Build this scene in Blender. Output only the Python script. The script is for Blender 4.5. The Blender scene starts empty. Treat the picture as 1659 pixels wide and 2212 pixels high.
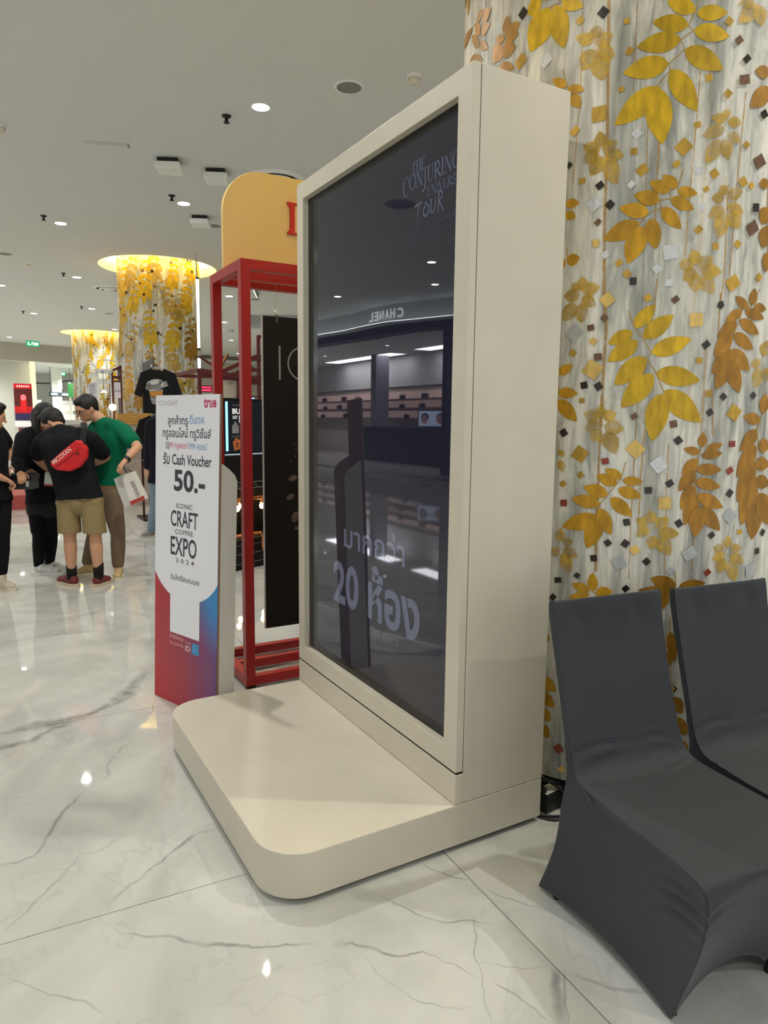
import bpy, bmesh, math, random
from mathutils import Vector, Matrix, Quaternion

# ------------------------------------------------------------------ camera, world, exposure
scene = bpy.context.scene
COL = scene.collection
CAM_POS = Vector((-1.37060, -1.85398, 1.5))
YAW, PITCH, ROLL = math.radians(30.07477), math.radians(-7.44016), math.radians(0.634215)
f0 = Vector((math.sin(YAW), math.cos(YAW), 0)); r0 = Vector((math.cos(YAW), -math.sin(YAW), 0)); u0 = Vector((0, 0, 1))
fw = f0 * math.cos(PITCH) + u0 * math.sin(PITCH)
up = -f0 * math.sin(PITCH) + u0 * math.cos(PITCH)
rt = r0 * math.cos(ROLL) + up * math.sin(ROLL)
up2 = -r0 * math.sin(ROLL) + up * math.cos(ROLL)
cam_data = bpy.data.cameras.new('camera')
cam = bpy.data.objects.new('camera', cam_data); COL.objects.link(cam)
cam.matrix_world = Matrix(((rt.x, up2.x, -fw.x, CAM_POS.x), (rt.y, up2.y, -fw.y, CAM_POS.y), (rt.z, up2.z, -fw.z, CAM_POS.z), (0, 0, 0, 1)))
cam_data.sensor_fit = 'HORIZONTAL'; cam_data.sensor_width = 36.0
cam_data.lens = 1517.792 * 36.0 / 1659.0
cam_data.clip_start = 0.05; cam_data.clip_end = 200
scene.camera = cam

world = bpy.data.worlds.new('world'); scene.world = world; world.use_nodes = True
bg = world.node_tree.nodes['Background']
bg.inputs[0].default_value = (0.97, 0.985, 1.0, 1); bg.inputs[1].default_value = 1.0   # the open rest of the mall

scene.view_settings.view_transform = 'Standard'; scene.view_settings.look = 'None'
scene.view_settings.gamma = 1.0; scene.view_settings.use_curve_mapping = False
scene.view_settings.exposure = -0.26
scene.cycles.diffuse_bounces = 6
DOWNLIGHT_W = 105.0          # each ceiling downlight's beam
COVE_E = 60.0               # warm strip in the coves round the columns
STORE_FILL_W = 330.0           # fill panels added to brighten the store across the hall
CEIL = 4.27

# ------------------------------------------------------------------ helpers
def lin(c):
    return tuple((x / 12.92 if x <= 0.04045 else ((x + 0.055) / 1.055) ** 2.4) for x in [v / 255.0 for v in c]) + (1.0,)
MATS = {}
def mat(name, rgb, rough=0.5, metal=0.0, spec=0.5, emit=None, es=0.0, mottled=0.0, mscale=8.0, bump=0.0, bscale=60.0, coat=0.0, stretch=None, sheen=0.0):
    if name in MATS: return MATS[name]
    m = bpy.data.materials.new(name); m.use_nodes = True; nt = m.node_tree
    b = nt.nodes['Principled BSDF']
    c = lin(rgb)
    b.inputs['Base Color'].default_value = c; b.inputs['Roughness'].default_value = rough
    b.inputs['Metallic'].default_value = metal; b.inputs['Specular IOR Level'].default_value = spec
    b.inputs['Coat Weight'].default_value = coat
    if sheen: b.inputs['Sheen Weight'].default_value = sheen
    if emit is not None:
        b.inputs['Emission Color'].default_value = lin(emit); b.inputs['Emission Strength'].default_value = es
    if mottled or bump:
        tc = nt.nodes.new('ShaderNodeTexCoord'); mp = nt.nodes.new('ShaderNodeMapping')
        if stretch: mp.inputs['Scale'].default_value = stretch
        nt.links.new(tc.outputs['Object'], mp.inputs['Vector'])
        if mottled:
            n = nt.nodes.new('ShaderNodeTexNoise'); n.inputs['Scale'].default_value = mscale; n.inputs['Detail'].default_value = 6
            nt.links.new(mp.outputs[0], n.inputs['Vector'])
            r = nt.nodes.new('ShaderNodeValToRGB')
            r.color_ramp.elements[0].position = 0.3; r.color_ramp.elements[1].position = 0.7
            r.color_ramp.elements[0].color = tuple(max(0, v * (1 - mottled)) for v in c[:3]) + (1,)
            r.color_ramp.elements[1].color = tuple(min(1, v * (1 + mottled)) for v in c[:3]) + (1,)
            nt.links.new(n.outputs['Fac'], r.inputs[0]); nt.links.new(r.outputs[0], b.inputs['Base Color'])
        if bump:
            n2 = nt.nodes.new('ShaderNodeTexNoise'); n2.inputs['Scale'].default_value = bscale; n2.inputs['Detail'].default_value = 4
            nt.links.new(mp.outputs[0], n2.inputs['Vector'])
            bp = nt.nodes.new('ShaderNodeBump'); bp.inputs['Strength'].default_value = bump; bp.inputs['Distance'].default_value = 0.01
            nt.links.new(n2.outputs['Fac'], bp.inputs['Height']); nt.links.new(bp.outputs[0], b.inputs['Normal'])
    MATS[name] = m
    return m

class MB:
    def __init__(s): s.v = []; s.f = []
    def add(s, vs, fs):
        o = len(s.v); s.v += [tuple(v) for v in vs]; s.f += [tuple(i + o for i in f) for f in fs]; return s
    def box(s, x0, x1, y0, y1, z0, z1, M=None):
        vs = [Vector(p) for p in ((x0, y0, z0), (x1, y0, z0), (x1, y1, z0), (x0, y1, z0), (x0, y0, z1), (x1, y0, z1), (x1, y1, z1), (x0, y1, z1))]
        if M: vs = [M @ v for v in vs]
        return s.add(vs, [(0, 3, 2, 1), (4, 5, 6, 7), (0, 1, 5, 4), (1, 2, 6, 5), (2, 3, 7, 6), (3, 0, 4, 7)])
    def cone(s, p0, p1, ra, rb, n=16, cap=True):
        p0 = Vector(p0); p1 = Vector(p1); d = (p1 - p0)
        if d.length < 1e-7: return s
        q = d.normalized().to_track_quat('Z', 'Y'); vs = []
        for p, r in ((p0, ra), (p1, rb)):
            for k in range(n):
                a = 2 * math.pi * k / n; vs.append(p + q @ Vector((r * math.cos(a), r * math.sin(a), 0)))
        fs = [(k, (k + 1) % n, n + (k + 1) % n, n + k) for k in range(n)]
        if cap: fs += [tuple(reversed(range(n))), tuple(range(n, 2 * n))]
        return s.add(vs, fs)
    def cyl(s, p0, p1, r, n=16): return s.cone(p0, p1, r, r, n)
    def ball(s, c, r, nu=14, nv=9, M=None):
        if not hasattr(r, '__len__'): r = (r, r, r)
        c = Vector(c); vs = []; fs = []
        def P(x, y, z):
            p = Vector((x * r[0], y * r[1], z * r[2]))
            return c + (M @ p if M else p)
        vs.append(P(0, 0, -1))
        for j in range(1, nv):
            t = -math.pi / 2 + math.pi * j / nv
            for k in range(nu):
                a = 2 * math.pi * k / nu; vs.append(P(math.cos(t) * math.cos(a), math.cos(t) * math.sin(a), math.sin(t)))
        vs.append(P(0, 0, 1)); top = len(vs) - 1
        for k in range(nu): fs.append((0, 1 + (k + 1) % nu, 1 + k))
        for j in range(nv - 2):
            for k in range(nu):
                a = 1 + j * nu + k; b = 1 + j * nu + (k + 1) % nu; fs.append((a, b, b + nu, a + nu))
        o = 1 + (nv - 2) * nu
        for k in range(nu): fs.append((o + k, o + (k + 1) % nu, top))
        return s.add(vs, fs)
    def caps(s, p0, ra, p1, rb, n=14):
        s.ball(p0, ra, n, 8); s.ball(p1, rb, n, 8); return s.cone(p0, p1, ra, rb, n)
    def tube(s, pts, r, n=8, closed=False):
        pts = [Vector(p) for p in pts]; m = len(pts); rings = []
        N = None
        for i in range(m):
            a = pts[(i - 1) % m] if (i > 0 or closed) else pts[i]; b = pts[(i + 1) % m] if (i < m - 1 or closed) else pts[i]
            t = (b - a).normalized()
            if N is None: N = t.orthogonal().normalized()
            N = (N - t * N.dot(t)).normalized(); B = t.cross(N)
            rings.append([pts[i] + (N * math.cos(2 * math.pi * k / n) + B * math.sin(2 * math.pi * k / n)) * r for k in range(n)])
        vs = [v for R_ in rings for v in R_]; fs = []
        for i in range(m if closed else m - 1):
            j = (i + 1) % m
            for k in range(n): fs.append((i * n + k, i * n + (k + 1) % n, j * n + (k + 1) % n, j * n + k))
        if not closed: fs += [tuple(reversed(range(n))), tuple(range((m - 1) * n, m * n))]
        return s.add(vs, fs)
    def prism(s, poly, O, X, Y, t):      # extrude a 2-D outline drawn in the X, Y frame at O by the vector t
        O = Vector(O); X = Vector(X); Y = Vector(Y); t = Vector(t); n = len(poly)
        a = [O + X * p[0] + Y * p[1] for p in poly]
        return s.add(a + [p + t for p in a], [tuple(reversed(range(n))), tuple(range(n, 2 * n))] + [(k, (k + 1) % n, n + (k + 1) % n, n + k) for k in range(n)])
    def quad(s, a, b, c, d): return s.add([a, b, c, d], [(0, 1, 2, 3)])
    def lathe(s, prof, c=(0, 0, 0), n=32):
        c = Vector(c); vs = []; fs = []
        for r, z in prof:
            for k in range(n):
                a = 2 * math.pi * k / n; vs.append(c + Vector((r * math.cos(a), r * math.sin(a), z)))
        for i in range(len(prof) - 1):
            for k in range(n): fs.append((i * n + k, i * n + (k + 1) % n, (i + 1) * n + (k + 1) % n, (i + 1) * n + k))
        return s.add(vs, fs)
    def mesh(s, name, smooth=False):
        me = bpy.data.meshes.new(name); me.from_pydata(s.v, [], s.f); me.update()
        if smooth: me.polygons.foreach_set('use_smooth', [True] * len(me.polygons))
        return me
    def build(s, name, m, parent=None, smooth=False, bevel=0.0, seg=2):
        return link(name, s.mesh(name, smooth), m, parent, bevel, seg)

def link(name, me, m, parent=None, bevel=0.0, seg=2):
    o = bpy.data.objects.new(name, me)
    if m is not None:
        me.materials.clear(); me.materials.append(m)
    COL.objects.link(o)
    if parent is not None: hang(o, parent)
    if bevel:
        bv = o.modifiers.new('bevel', 'BEVEL'); bv.width = bevel; bv.segments = seg; bv.limit_method = 'ANGLE'; bv.angle_limit = math.radians(40)
    return o
def world_of(o):
    M = Matrix.LocRotScale(o.location, o.rotation_euler, o.scale)
    return world_of(o.parent) @ o.matrix_parent_inverse @ M if o.parent else M
def hang(o, parent):
    o.parent = parent; o.matrix_parent_inverse = world_of(parent).inverted()
def tag(o, label, cat, group=None, kind=None):
    if label: o['label'] = label
    if cat: o['category'] = cat
    if group: o['group'] = group
    if kind: o['kind'] = kind
    return o
def thing(name, label, cat, loc=(0, 0, 0), group=None):
    o = bpy.data.objects.new(name, None); COL.objects.link(o); o.location = loc; o.empty_display_size = 0.1
    return tag(o, label, cat, group)
def structure(o): o['kind'] = 'structure'; return o
def copy_tree(o, delta, label=None, rotz=None):
    r = o.copy(); COL.objects.link(r); r.location = Vector(o.location) + Vector(delta)
    if rotz is not None: r.rotation_euler = (0, 0, rotz)
    if label: r['label'] = label
    for ch in list(o.children):
        c = ch.copy(); COL.objects.link(c); c.parent = r
        for g in list(ch.children):
            d = g.copy(); COL.objects.link(d); d.parent = c
    return r
def evaluated(o):
    dg = bpy.context.evaluated_depsgraph_get(); dg.update()
    return bpy.data.meshes.new_from_object(o.evaluated_get(dg))
def remeshed(mb, voxel, it=6, name='m', cuts=()):
    o = link(name, mb.mesh(name), None)
    md = o.modifiers.new('r', 'REMESH'); md.mode = 'VOXEL'; md.voxel_size = voxel; md.use_smooth_shade = True
    sm = o.modifiers.new('s', 'SMOOTH'); sm.factor = 0.5; sm.iterations = it
    me = evaluated(o); old = o.data; bpy.data.objects.remove(o); bpy.data.meshes.remove(old); me.name = name
    if cuts:
        bm = bmesh.new(); bm.from_mesh(me)
        for co, no in cuts:
            r = bmesh.ops.bisect_plane(bm, geom=bm.verts[:] + bm.edges[:] + bm.faces[:], plane_co=co, plane_no=no, clear_outer=True)
            bmesh.ops.holes_fill(bm, edges=[e for e in bm.edges if e.is_boundary], sides=0)
        bm.to_mesh(me); bm.free()
    me.polygons.foreach_set('use_smooth', [True] * len(me.polygons))
    return me
def filled(outer, holes, z):      # a flat sheet with holes, as a mesh
    cu = bpy.data.curves.new('c', 'CURVE'); cu.dimensions = '2D'; cu.fill_mode = 'BOTH'
    for ring in [outer] + holes:
        sp = cu.splines.new('POLY'); sp.points.add(len(ring) - 1); sp.use_cyclic_u = True
        for i, p in enumerate(ring): sp.points[i].co = (p[0], p[1], 0, 1)
    o = bpy.data.objects.new('c', cu); COL.objects.link(o); me = evaluated(o)
    bpy.data.objects.remove(o); bpy.data.curves.remove(cu)
    for v in me.vertices: v.co.z = z
    return me
def text_mesh(s, bold=0.0):
    cu = bpy.data.curves.new('t', 'FONT'); cu.body = s; cu.size = 1.0; cu.offset = bold; cu.resolution_u = 3
    o = bpy.data.objects.new('t', cu); COL.objects.link(o); me = evaluated(o)
    bpy.data.objects.remove(o); bpy.data.curves.remove(cu)
    return me
def text(name, s, m, parent, c, xd, yd, h=None, w=None, bold=0.0, lift=0.0):
    me = text_mesh(s, bold); me.name = name
    xs = [v.co.x for v in me.vertices]; ys = [v.co.y for v in me.vertices]
    x0, x1, y0, y1 = min(xs), max(xs), min(ys), max(ys)
    sx = (w / (x1 - x0)) if w else None; sy = (h / (y1 - y0)) if h else None
    sx = sx or sy; sy = sy or sx
    c = Vector(c); xd = Vector(xd).normalized(); yd = Vector(yd).normalized(); n = xd.cross(yd)
    for v in me.vertices:
        v.co = c + xd * ((v.co.x - (x0 + x1) / 2) * sx) + yd * ((v.co.y - (y0 + y1) / 2) * sy) + n * lift
    return link(name, me, m, parent)
def arc(cx, cy, rx, ry, a0, a1, n):
    return [(cx + rx * math.cos(a0 + (a1 - a0) * k / n), cy + ry * math.sin(a0 + (a1 - a0) * k / n)) for k in range(n + 1)]
def circle(cx, cy, r, n=48): return [(cx + r * math.cos(2 * math.pi * k / n), cy + r * math.sin(2 * math.pi * k / n)) for k in range(n)]
rnd = random.Random(7)
ORD = ['first', 'second', 'third', 'fourth', 'fifth', 'sixth', 'seventh', 'eighth', 'ninth']
PI = math.pi
# measured layouts (metres): mural leaves and chips as (arc length, height), floor veins and body joints as world points
SPRAYS=[
["y",[[2.934,2.622,2.792,2.516,0.08],[2.919,2.623,2.951,2.44,0.087],[2.963,2.675,3.056,2.542,0.071],[3.004,2.736,3.136,2.673,0.068],[3.029,2.794,3.15,2.776,0.056],[3.035,2.845,3.138,2.849,0.049],[2.956,2.695,2.811,2.68,0.071],[2.99,2.767,2.851,2.756,0.065],[3.011,2.809,2.896,2.829,0.056],[3.031,2.853,2.939,2.887,0.049]]],
["o",[[2.891,2.186,2.774,2.139,0.064],[2.9,2.176,2.859,2.052,0.07],[2.926,2.199,2.95,2.097,0.052],[2.96,2.234,3.028,2.163,0.045],[2.988,2.263,3.067,2.226,0.042],[3.008,2.289,3.076,2.277,0.035],[2.919,2.217,2.821,2.243,0.05],[2.953,2.258,2.867,2.281,0.049],[2.984,2.287,2.916,2.32,0.043],[3.007,2.298,2.957,2.339,0.037]]],
["y",[[2.539,2.962,2.468,2.837,0.115],[2.561,2.96,2.606,2.807,0.073],[2.589,2.963,2.667,2.921,0.043],[2.508,2.991,2.445,2.979,0.069],[2.56,2.985,2.534,3.078,0.071]]],
["b",[[2.167,3.031,2.239,3.03,0.044],[2.159,3.031,2.109,3.093,0.041],[2.153,2.99,2.072,3.066,0.038],[2.162,2.993,2.227,2.948,0.032],[2.138,2.955,2.05,2.978,0.032],[2.148,2.937,2.159,2.953,0.079],[1.987,3.119,1.982,3.072,0.18],[2.181,3.071,2.243,3.084,0.053],[2.156,3.084,2.144,3.123,0.062]]],
["b",[[2.344,2.945,2.343,3.01,0.043],[2.347,2.937,2.413,2.959,0.046],[2.342,2.921,2.409,2.925,0.035],[2.335,2.932,2.278,2.959,0.029],[2.321,2.893,2.399,2.879,0.053],[2.318,2.923,2.267,2.876,0.076],[2.314,2.847,2.39,2.811,0.035]]],
["f",[[2.713,2.807,2.717,2.851,0.048],[2.707,2.8,2.647,2.832,0.04],[2.714,2.792,2.774,2.809,0.052],[2.712,2.775,2.67,2.716,0.068],[2.721,2.773,2.781,2.738,0.051],[2.728,2.76,2.745,2.668,0.068]]],
["f",[[2.749,2.452,2.744,2.504,0.044],[2.747,2.44,2.687,2.468,0.043],[2.744,2.434,2.689,2.411,0.054],[2.756,2.439,2.805,2.462,0.049],[2.763,2.425,2.828,2.411,0.05],[2.754,2.421,2.721,2.36,0.058],[2.767,2.413,2.812,2.321,0.057]]],
["f",[[3.164,2.524,3.152,2.55,0.032],[3.158,2.518,3.106,2.522,0.035],[3.165,2.513,3.216,2.51,0.035],[3.153,2.489,3.079,2.463,0.043],[3.143,2.453,3.098,2.375,0.052],[3.156,2.454,3.176,2.39,0.049],[3.168,2.472,3.217,2.451,0.037]]],
["f",[[3.177,2.277,3.154,2.306,0.038],[3.184,2.271,3.238,2.293,0.043],[3.171,2.265,3.125,2.266,0.037],[3.186,2.241,3.248,2.221,0.044],[3.173,2.235,3.12,2.2,0.045],[3.174,2.223,3.158,2.131,0.057],[3.195,2.224,3.235,2.166,0.051]]],
["f",[[3.083,2.044,3.076,2.094,0.047],[3.077,2.038,3.027,2.05,0.042],[3.084,2.032,3.049,1.989,0.046],[3.096,2.038,3.146,2.07,0.048],[3.103,2.026,3.181,2.022,0.046],[3.091,2.014,3.089,1.951,0.053],[3.111,2.008,3.155,1.946,0.052]]],
["o",[[2.619,2.677,2.565,2.715,0.03],[2.623,2.67,2.684,2.65,0.03],[2.638,2.643,2.674,2.595,0.036]]],
["o",[[2.634,2.278,2.683,2.274,0.033],[2.636,2.246,2.672,2.224,0.031],[2.635,2.265,2.593,2.259,0.034]]],
["o",[[2.647,2.076,2.694,2.087,0.042],[2.643,2.079,2.616,2.07,0.035]]],
["b",[[3.311,2.679,3.252,2.68,0.042],[3.316,2.633,3.245,2.563,0.059]]],
["b",[[3.344,2.327,3.302,2.322,0.036],[3.348,2.249,3.327,2.191,0.056],[3.355,2.188,3.338,2.112,0.059],[3.367,2.102,3.361,2.033,0.044]]],
["f",[[3.242,2.881,3.179,2.821,0.05],[3.249,2.882,3.264,2.818,0.052],[3.228,2.885,3.175,2.879,0.035]]],
["f",[[2.702,1.974,2.669,1.995,0.036],[2.708,1.968,2.769,1.979,0.049],[2.698,1.953,2.643,1.957,0.048],[2.709,1.947,2.759,1.912,0.041],[2.688,1.927,2.641,1.866,0.054],[2.704,1.926,2.713,1.856,0.049],[2.706,1.971,2.706,2.018,0.046]]],
["y",[[2.894,1.834,2.959,1.911,0.05],[2.924,1.797,3.021,1.875,0.059],[2.955,1.745,3.087,1.795,0.062],[2.974,1.677,3.129,1.65,0.068],[3.003,1.614,3.142,1.505,0.08],[2.994,1.604,2.975,1.436,0.08],[2.888,1.819,2.807,1.78,0.047],[2.907,1.787,2.809,1.718,0.06],[2.938,1.73,2.836,1.635,0.071],[2.964,1.672,2.864,1.555,0.076]]],
["b",[[3.312,1.915,3.319,1.975,0.037],[3.296,1.904,3.239,1.943,0.033],[3.322,1.913,3.38,1.906,0.032],[3.284,1.896,3.373,1.874,0.038],[3.265,1.864,3.353,1.818,0.043],[3.244,1.816,3.332,1.764,0.045],[3.234,1.759,3.322,1.69,0.057],[3.234,1.722,3.285,1.609,0.059],[3.231,1.717,3.189,1.621,0.054],[3.233,1.764,3.172,1.673,0.053],[3.235,1.816,3.174,1.736,0.05],[3.25,1.858,3.184,1.798,0.044],[3.271,1.898,3.208,1.856,0.034]]],
["b",[[3.153,1.417,3.152,1.469,0.033],[3.146,1.398,3.086,1.411,0.029],[3.168,1.409,3.232,1.429,0.027],[3.152,1.387,3.233,1.396,0.034],[3.136,1.339,3.234,1.336,0.042],[3.134,1.295,3.236,1.273,0.042],[3.145,1.246,3.252,1.198,0.047],[3.16,1.203,3.246,1.115,0.054],[3.157,1.203,3.148,1.091,0.059],[3.139,1.374,3.085,1.319,0.042],[3.131,1.333,3.078,1.259,0.048],[3.132,1.279,3.091,1.191,0.05],[3.143,1.241,3.107,1.135,0.051]]],
["o",[[2.877,1.301,2.82,1.333,0.035],[2.882,1.293,2.951,1.29,0.034],[2.862,1.279,2.79,1.31,0.042],[2.868,1.262,2.95,1.234,0.042],[2.833,1.239,2.746,1.265,0.047],[2.844,1.228,2.921,1.164,0.047],[2.808,1.204,2.705,1.218,0.049],[2.806,1.187,2.851,1.091,0.049],[2.805,1.154,2.673,1.108,0.063],[2.806,1.148,2.768,1.034,0.064]]],
["o",[[2.634,1.677,2.686,1.709,0.035],[2.636,1.61,2.709,1.604,0.04],[2.636,1.583,2.711,1.504,0.05]]],
["f",[[2.798,1.523,2.788,1.56,0.037],[2.793,1.517,2.735,1.533,0.048],[2.803,1.517,2.848,1.534,0.045],[2.788,1.501,2.741,1.472,0.045],[2.81,1.49,2.876,1.475,0.055],[2.795,1.479,2.77,1.428,0.044],[2.816,1.469,2.853,1.387,0.058]]],
["b",[[3.407,1.54,3.411,1.612,0.051],[3.395,1.513,3.312,1.529,0.042],[3.383,1.48,3.308,1.403,0.056],[3.381,1.425,3.303,1.307,0.069],[3.38,1.365,3.314,1.216,0.076],[3.387,1.304,3.34,1.131,0.08],[3.41,1.242,3.401,1.074,0.095],[3.396,1.431,3.454,1.414,0.052],[3.385,1.359,3.464,1.352,0.051],[3.391,1.298,3.475,1.278,0.051],[3.418,1.247,3.495,1.124,0.083]]],
["f",[[3.384,1.744,3.401,1.798,0.055],[3.371,1.722,3.327,1.71,0.034],[3.373,1.701,3.35,1.627,0.052],[3.396,1.702,3.415,1.654,0.046]]],
["f",[[2.99,1.14,2.984,1.188,0.041],[2.98,1.134,2.935,1.156,0.039],[2.983,1.123,2.939,1.09,0.04],[3.007,1.124,3.048,1.163,0.046],[3.015,1.107,3.09,1.103,0.046],[3.003,1.096,2.99,1.044,0.045],[3.019,1.091,3.062,1.024,0.055]]],
["f",[[3.283,1.05,3.282,1.094,0.041],[3.27,1.045,3.224,1.052,0.034],[3.297,1.044,3.347,1.047,0.036],[3.272,1.028,3.224,1.006,0.037],[3.299,1.022,3.368,0.988,0.041],[3.273,1.011,3.251,0.955,0.049],[3.301,0.999,3.331,0.922,0.056]]],
["f",[[2.665,1.051,2.669,1.102,0.036],[2.677,1.046,2.718,1.056,0.035],[2.661,1.027,2.638,0.988,0.036],[2.684,1.024,2.737,0.999,0.043],[2.679,1.006,2.712,0.933,0.049]]],
["f",[[2.648,1.376,2.669,1.394,0.03],[2.652,1.359,2.669,1.314,0.03]]],
["o",[[2.797,0.874,2.794,0.944,0.037],[2.786,0.873,2.72,0.894,0.036],[2.808,0.869,2.868,0.88,0.041],[2.787,0.861,2.711,0.839,0.031],[2.814,0.858,2.838,0.809,0.033]]],
["b",[[3.09,0.908,2.998,0.938,0.051],[3.101,0.905,3.203,0.921,0.042],[3.086,0.891,2.955,0.891,0.036],[3.059,0.884,3.047,0.822,0.03],[3.097,0.885,3.146,0.834,0.038]]],
["b",[[3.079,0.739,3.104,0.621,0.038],[3.107,0.486,3.147,0.421,0.046],[3.12,0.405,3.171,0.334,0.048],[3.134,0.315,3.179,0.252,0.048],[3.084,0.661,3.065,0.597,0.039]]],
["o",[[2.611,0.497,2.678,0.462,0.055],[2.613,0.439,2.673,0.395,0.051],[2.616,0.371,2.662,0.335,0.049],[2.619,0.312,2.658,0.263,0.045],[2.603,0.688,2.642,0.654,0.041]]],
]
CHIPS=[["d",2.737,2.886,0.026,0.024],["d",2.428,2.983,0.032,0.023],["d",3.217,2.712,0.023,0.019],["d",3.301,2.547,0.024,0.018],["d",2.753,2.323,0.021,0.021],["d",2.79,2.255,0.022,0.022],["d",3.296,2.243,0.025,0.019],["d",2.88,1.992,0.019,0.019],["d",3.185,1.914,0.017,0.015],["d",2.642,2.408,0.016,0.015],["n",3.024,1.927,0.021,0.021],["n",2.752,2.2,0.018,0.018],["n",3.184,2.767,0.022,0.019],["n",3.296,2.394,0.04,0.03],["n",3.287,2.175,0.042,0.033],["n",3.214,2.647,0.034,0.028],["g",2.425,2.821,0.044,0.032],["g",2.738,2.561,0.041,0.04],["g",2.657,2.52,0.026,0.024],["g",2.691,2.347,0.02,0.019],["g",2.86,2.423,0.018,0.018],["g",2.89,2.361,0.03,0.03],["g",3.02,2.428,0.039,0.038],["g",3.0,2.373,0.02,0.02],["g",3.061,2.498,0.019,0.018],["g",3.088,2.646,0.021,0.019],["g",3.158,2.599,0.02,0.017],["g",2.828,2.747,0.02,0.02],["g",2.808,2.629,0.017,0.017],["g",2.659,2.881,0.021,0.019],["g",2.815,2.843,0.016,0.016],["g",3.144,2.822,0.021,0.019],["g",3.239,2.442,0.018,0.015],["g",3.236,2.322,0.026,0.022],["g",3.27,2.313,0.018,0.014],["g",3.104,2.292,0.016,0.015],["g",3.129,2.343,0.023,0.021],["g",3.087,2.16,0.022,0.021],["g",3.15,2.107,0.019,0.018],["g",3.232,2.117,0.021,0.018],["g",3.225,1.987,0.043,0.037],["g",3.331,2.012,0.024,0.018],["g",2.83,2.056,0.019,0.019],["g",2.859,2.018,0.019,0.019],["g",2.932,1.934,0.02,0.02],["l",2.748,2.129,0.02,0.02],["l",2.797,1.933,0.034,0.035],["w",2.536,2.787,0.038,0.032],["w",2.866,2.479,0.023,0.023],["w",2.857,2.315,0.02,0.02],["w",3.074,2.351,0.021,0.02],["w",2.999,2.087,0.041,0.041],["w",2.955,2.03,0.019,0.02],["w",2.999,1.984,0.023,0.023],["w",3.092,2.235,0.02,0.019],["w",2.783,2.088,0.02,0.02],["w",2.733,2.264,0.036,0.035],["d",3.184,1.909,0.018,0.016],["d",3.141,1.775,0.024,0.022],["d",2.664,1.461,0.022,0.021],["d",2.782,1.63,0.021,0.021],["d",2.731,1.634,0.02,0.02],["d",3.172,1.54,0.021,0.019],["d",3.22,1.596,0.019,0.017],["d",3.348,1.603,0.021,0.015],["d",3.064,1.44,0.022,0.022],["d",2.972,1.26,0.021,0.022],["d",3.044,1.286,0.021,0.022],["d",2.903,1.141,0.019,0.02],["d",3.086,1.142,0.02,0.02],["d",3.213,1.098,0.02,0.018],["d",2.842,1.061,0.018,0.019],["d",2.903,1.062,0.021,0.022],["d",2.795,1.0,0.019,0.02],["d",2.98,0.999,0.019,0.02],["d",2.667,0.902,0.022,0.022],["d",2.738,0.928,0.016,0.017],["d",2.913,0.894,0.019,0.02],["d",2.65,0.832,0.02,0.02],["d",3.275,1.251,0.024,0.02],["d",3.456,1.098,0.025,0.016],["d",3.433,1.029,0.023,0.015],["n",3.044,1.498,0.021,0.021],["n",2.909,1.524,0.019,0.02],["n",2.775,1.734,0.023,0.023],["n",2.745,1.838,0.02,0.02],["n",2.79,1.87,0.018,0.018],["r",2.818,1.361,0.021,0.022],["r",2.676,1.199,0.021,0.021],["r",3.27,1.429,0.024,0.02],["r",3.268,1.333,0.025,0.021],["r",3.207,0.96,0.021,0.02],["g",2.685,1.751,0.018,0.017],["g",2.726,1.579,0.017,0.017],["g",3.12,1.72,0.02,0.019],["g",3.162,1.606,0.022,0.02],["g",3.268,1.541,0.043,0.036],["g",2.728,1.384,0.04,0.041],["g",2.734,1.308,0.018,0.018],["g",2.67,1.271,0.018,0.018],["g",3.333,1.107,0.021,0.016],["l",2.758,1.69,0.046,0.046],["l",2.756,1.79,0.019,0.019],["l",3.1,1.859,0.04,0.038],["l",2.919,1.407,0.04,0.042],["l",3.031,1.215,0.037,0.038],["l",2.937,1.04,0.023,0.025],["w",3.002,1.353,0.038,0.04],["s",2.885,0.99,0.036,0.038],["s",3.132,1.031,0.043,0.042],["s",3.282,1.168,0.042,0.036],["s",3.402,0.958,0.048,0.033],["s",2.687,1.821,0.044,0.043],["s",3.067,0.965,0.02,0.021],["r",2.698,0.229,0.027,0.028],["l",2.714,0.149,0.021,0.022],["l",3.105,0.518,0.012,0.013],["d",3.109,0.518,0.015,0.015]]
DRIPS=[[[2.753,2.923],[2.762,2.688],[2.771,2.449],[2.774,2.204],[2.787,1.913]],[[2.787,1.931],[2.798,1.826],[2.796,1.614],[2.796,1.397],[2.798,1.147],[2.804,0.949]],[[3.061,2.717],[3.057,2.516],[3.05,2.25],[3.047,2.068]],[[3.184,2.313],[3.191,2.01],[3.185,1.909]],[[2.897,2.611],[2.904,2.375],[2.909,2.133]],[[2.96,2.002],[2.956,1.9]],[[3.142,1.798],[3.147,1.537],[3.144,1.468]],[[2.918,1.588],[2.917,1.427],[2.918,1.154],[2.922,0.93]],[[2.947,1.481],[2.943,1.319],[2.945,1.099]],[[3.173,1.643],[3.193,1.457]],[[3.033,1.429],[3.036,1.212],[3.047,0.935]],[[3.142,1.213],[3.148,0.964]],[[3.183,1.953],[3.184,1.799]],[[2.666,2.945],[2.67,2.647],[2.658,2.343]],[[2.846,2.905],[2.846,2.617]],[[2.935,2.608],[2.94,2.372],[2.942,2.131]],[[3.224,2.61],[3.215,2.315],[3.212,2.011]],[[3.33,2.912],[3.332,2.74]]]
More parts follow.
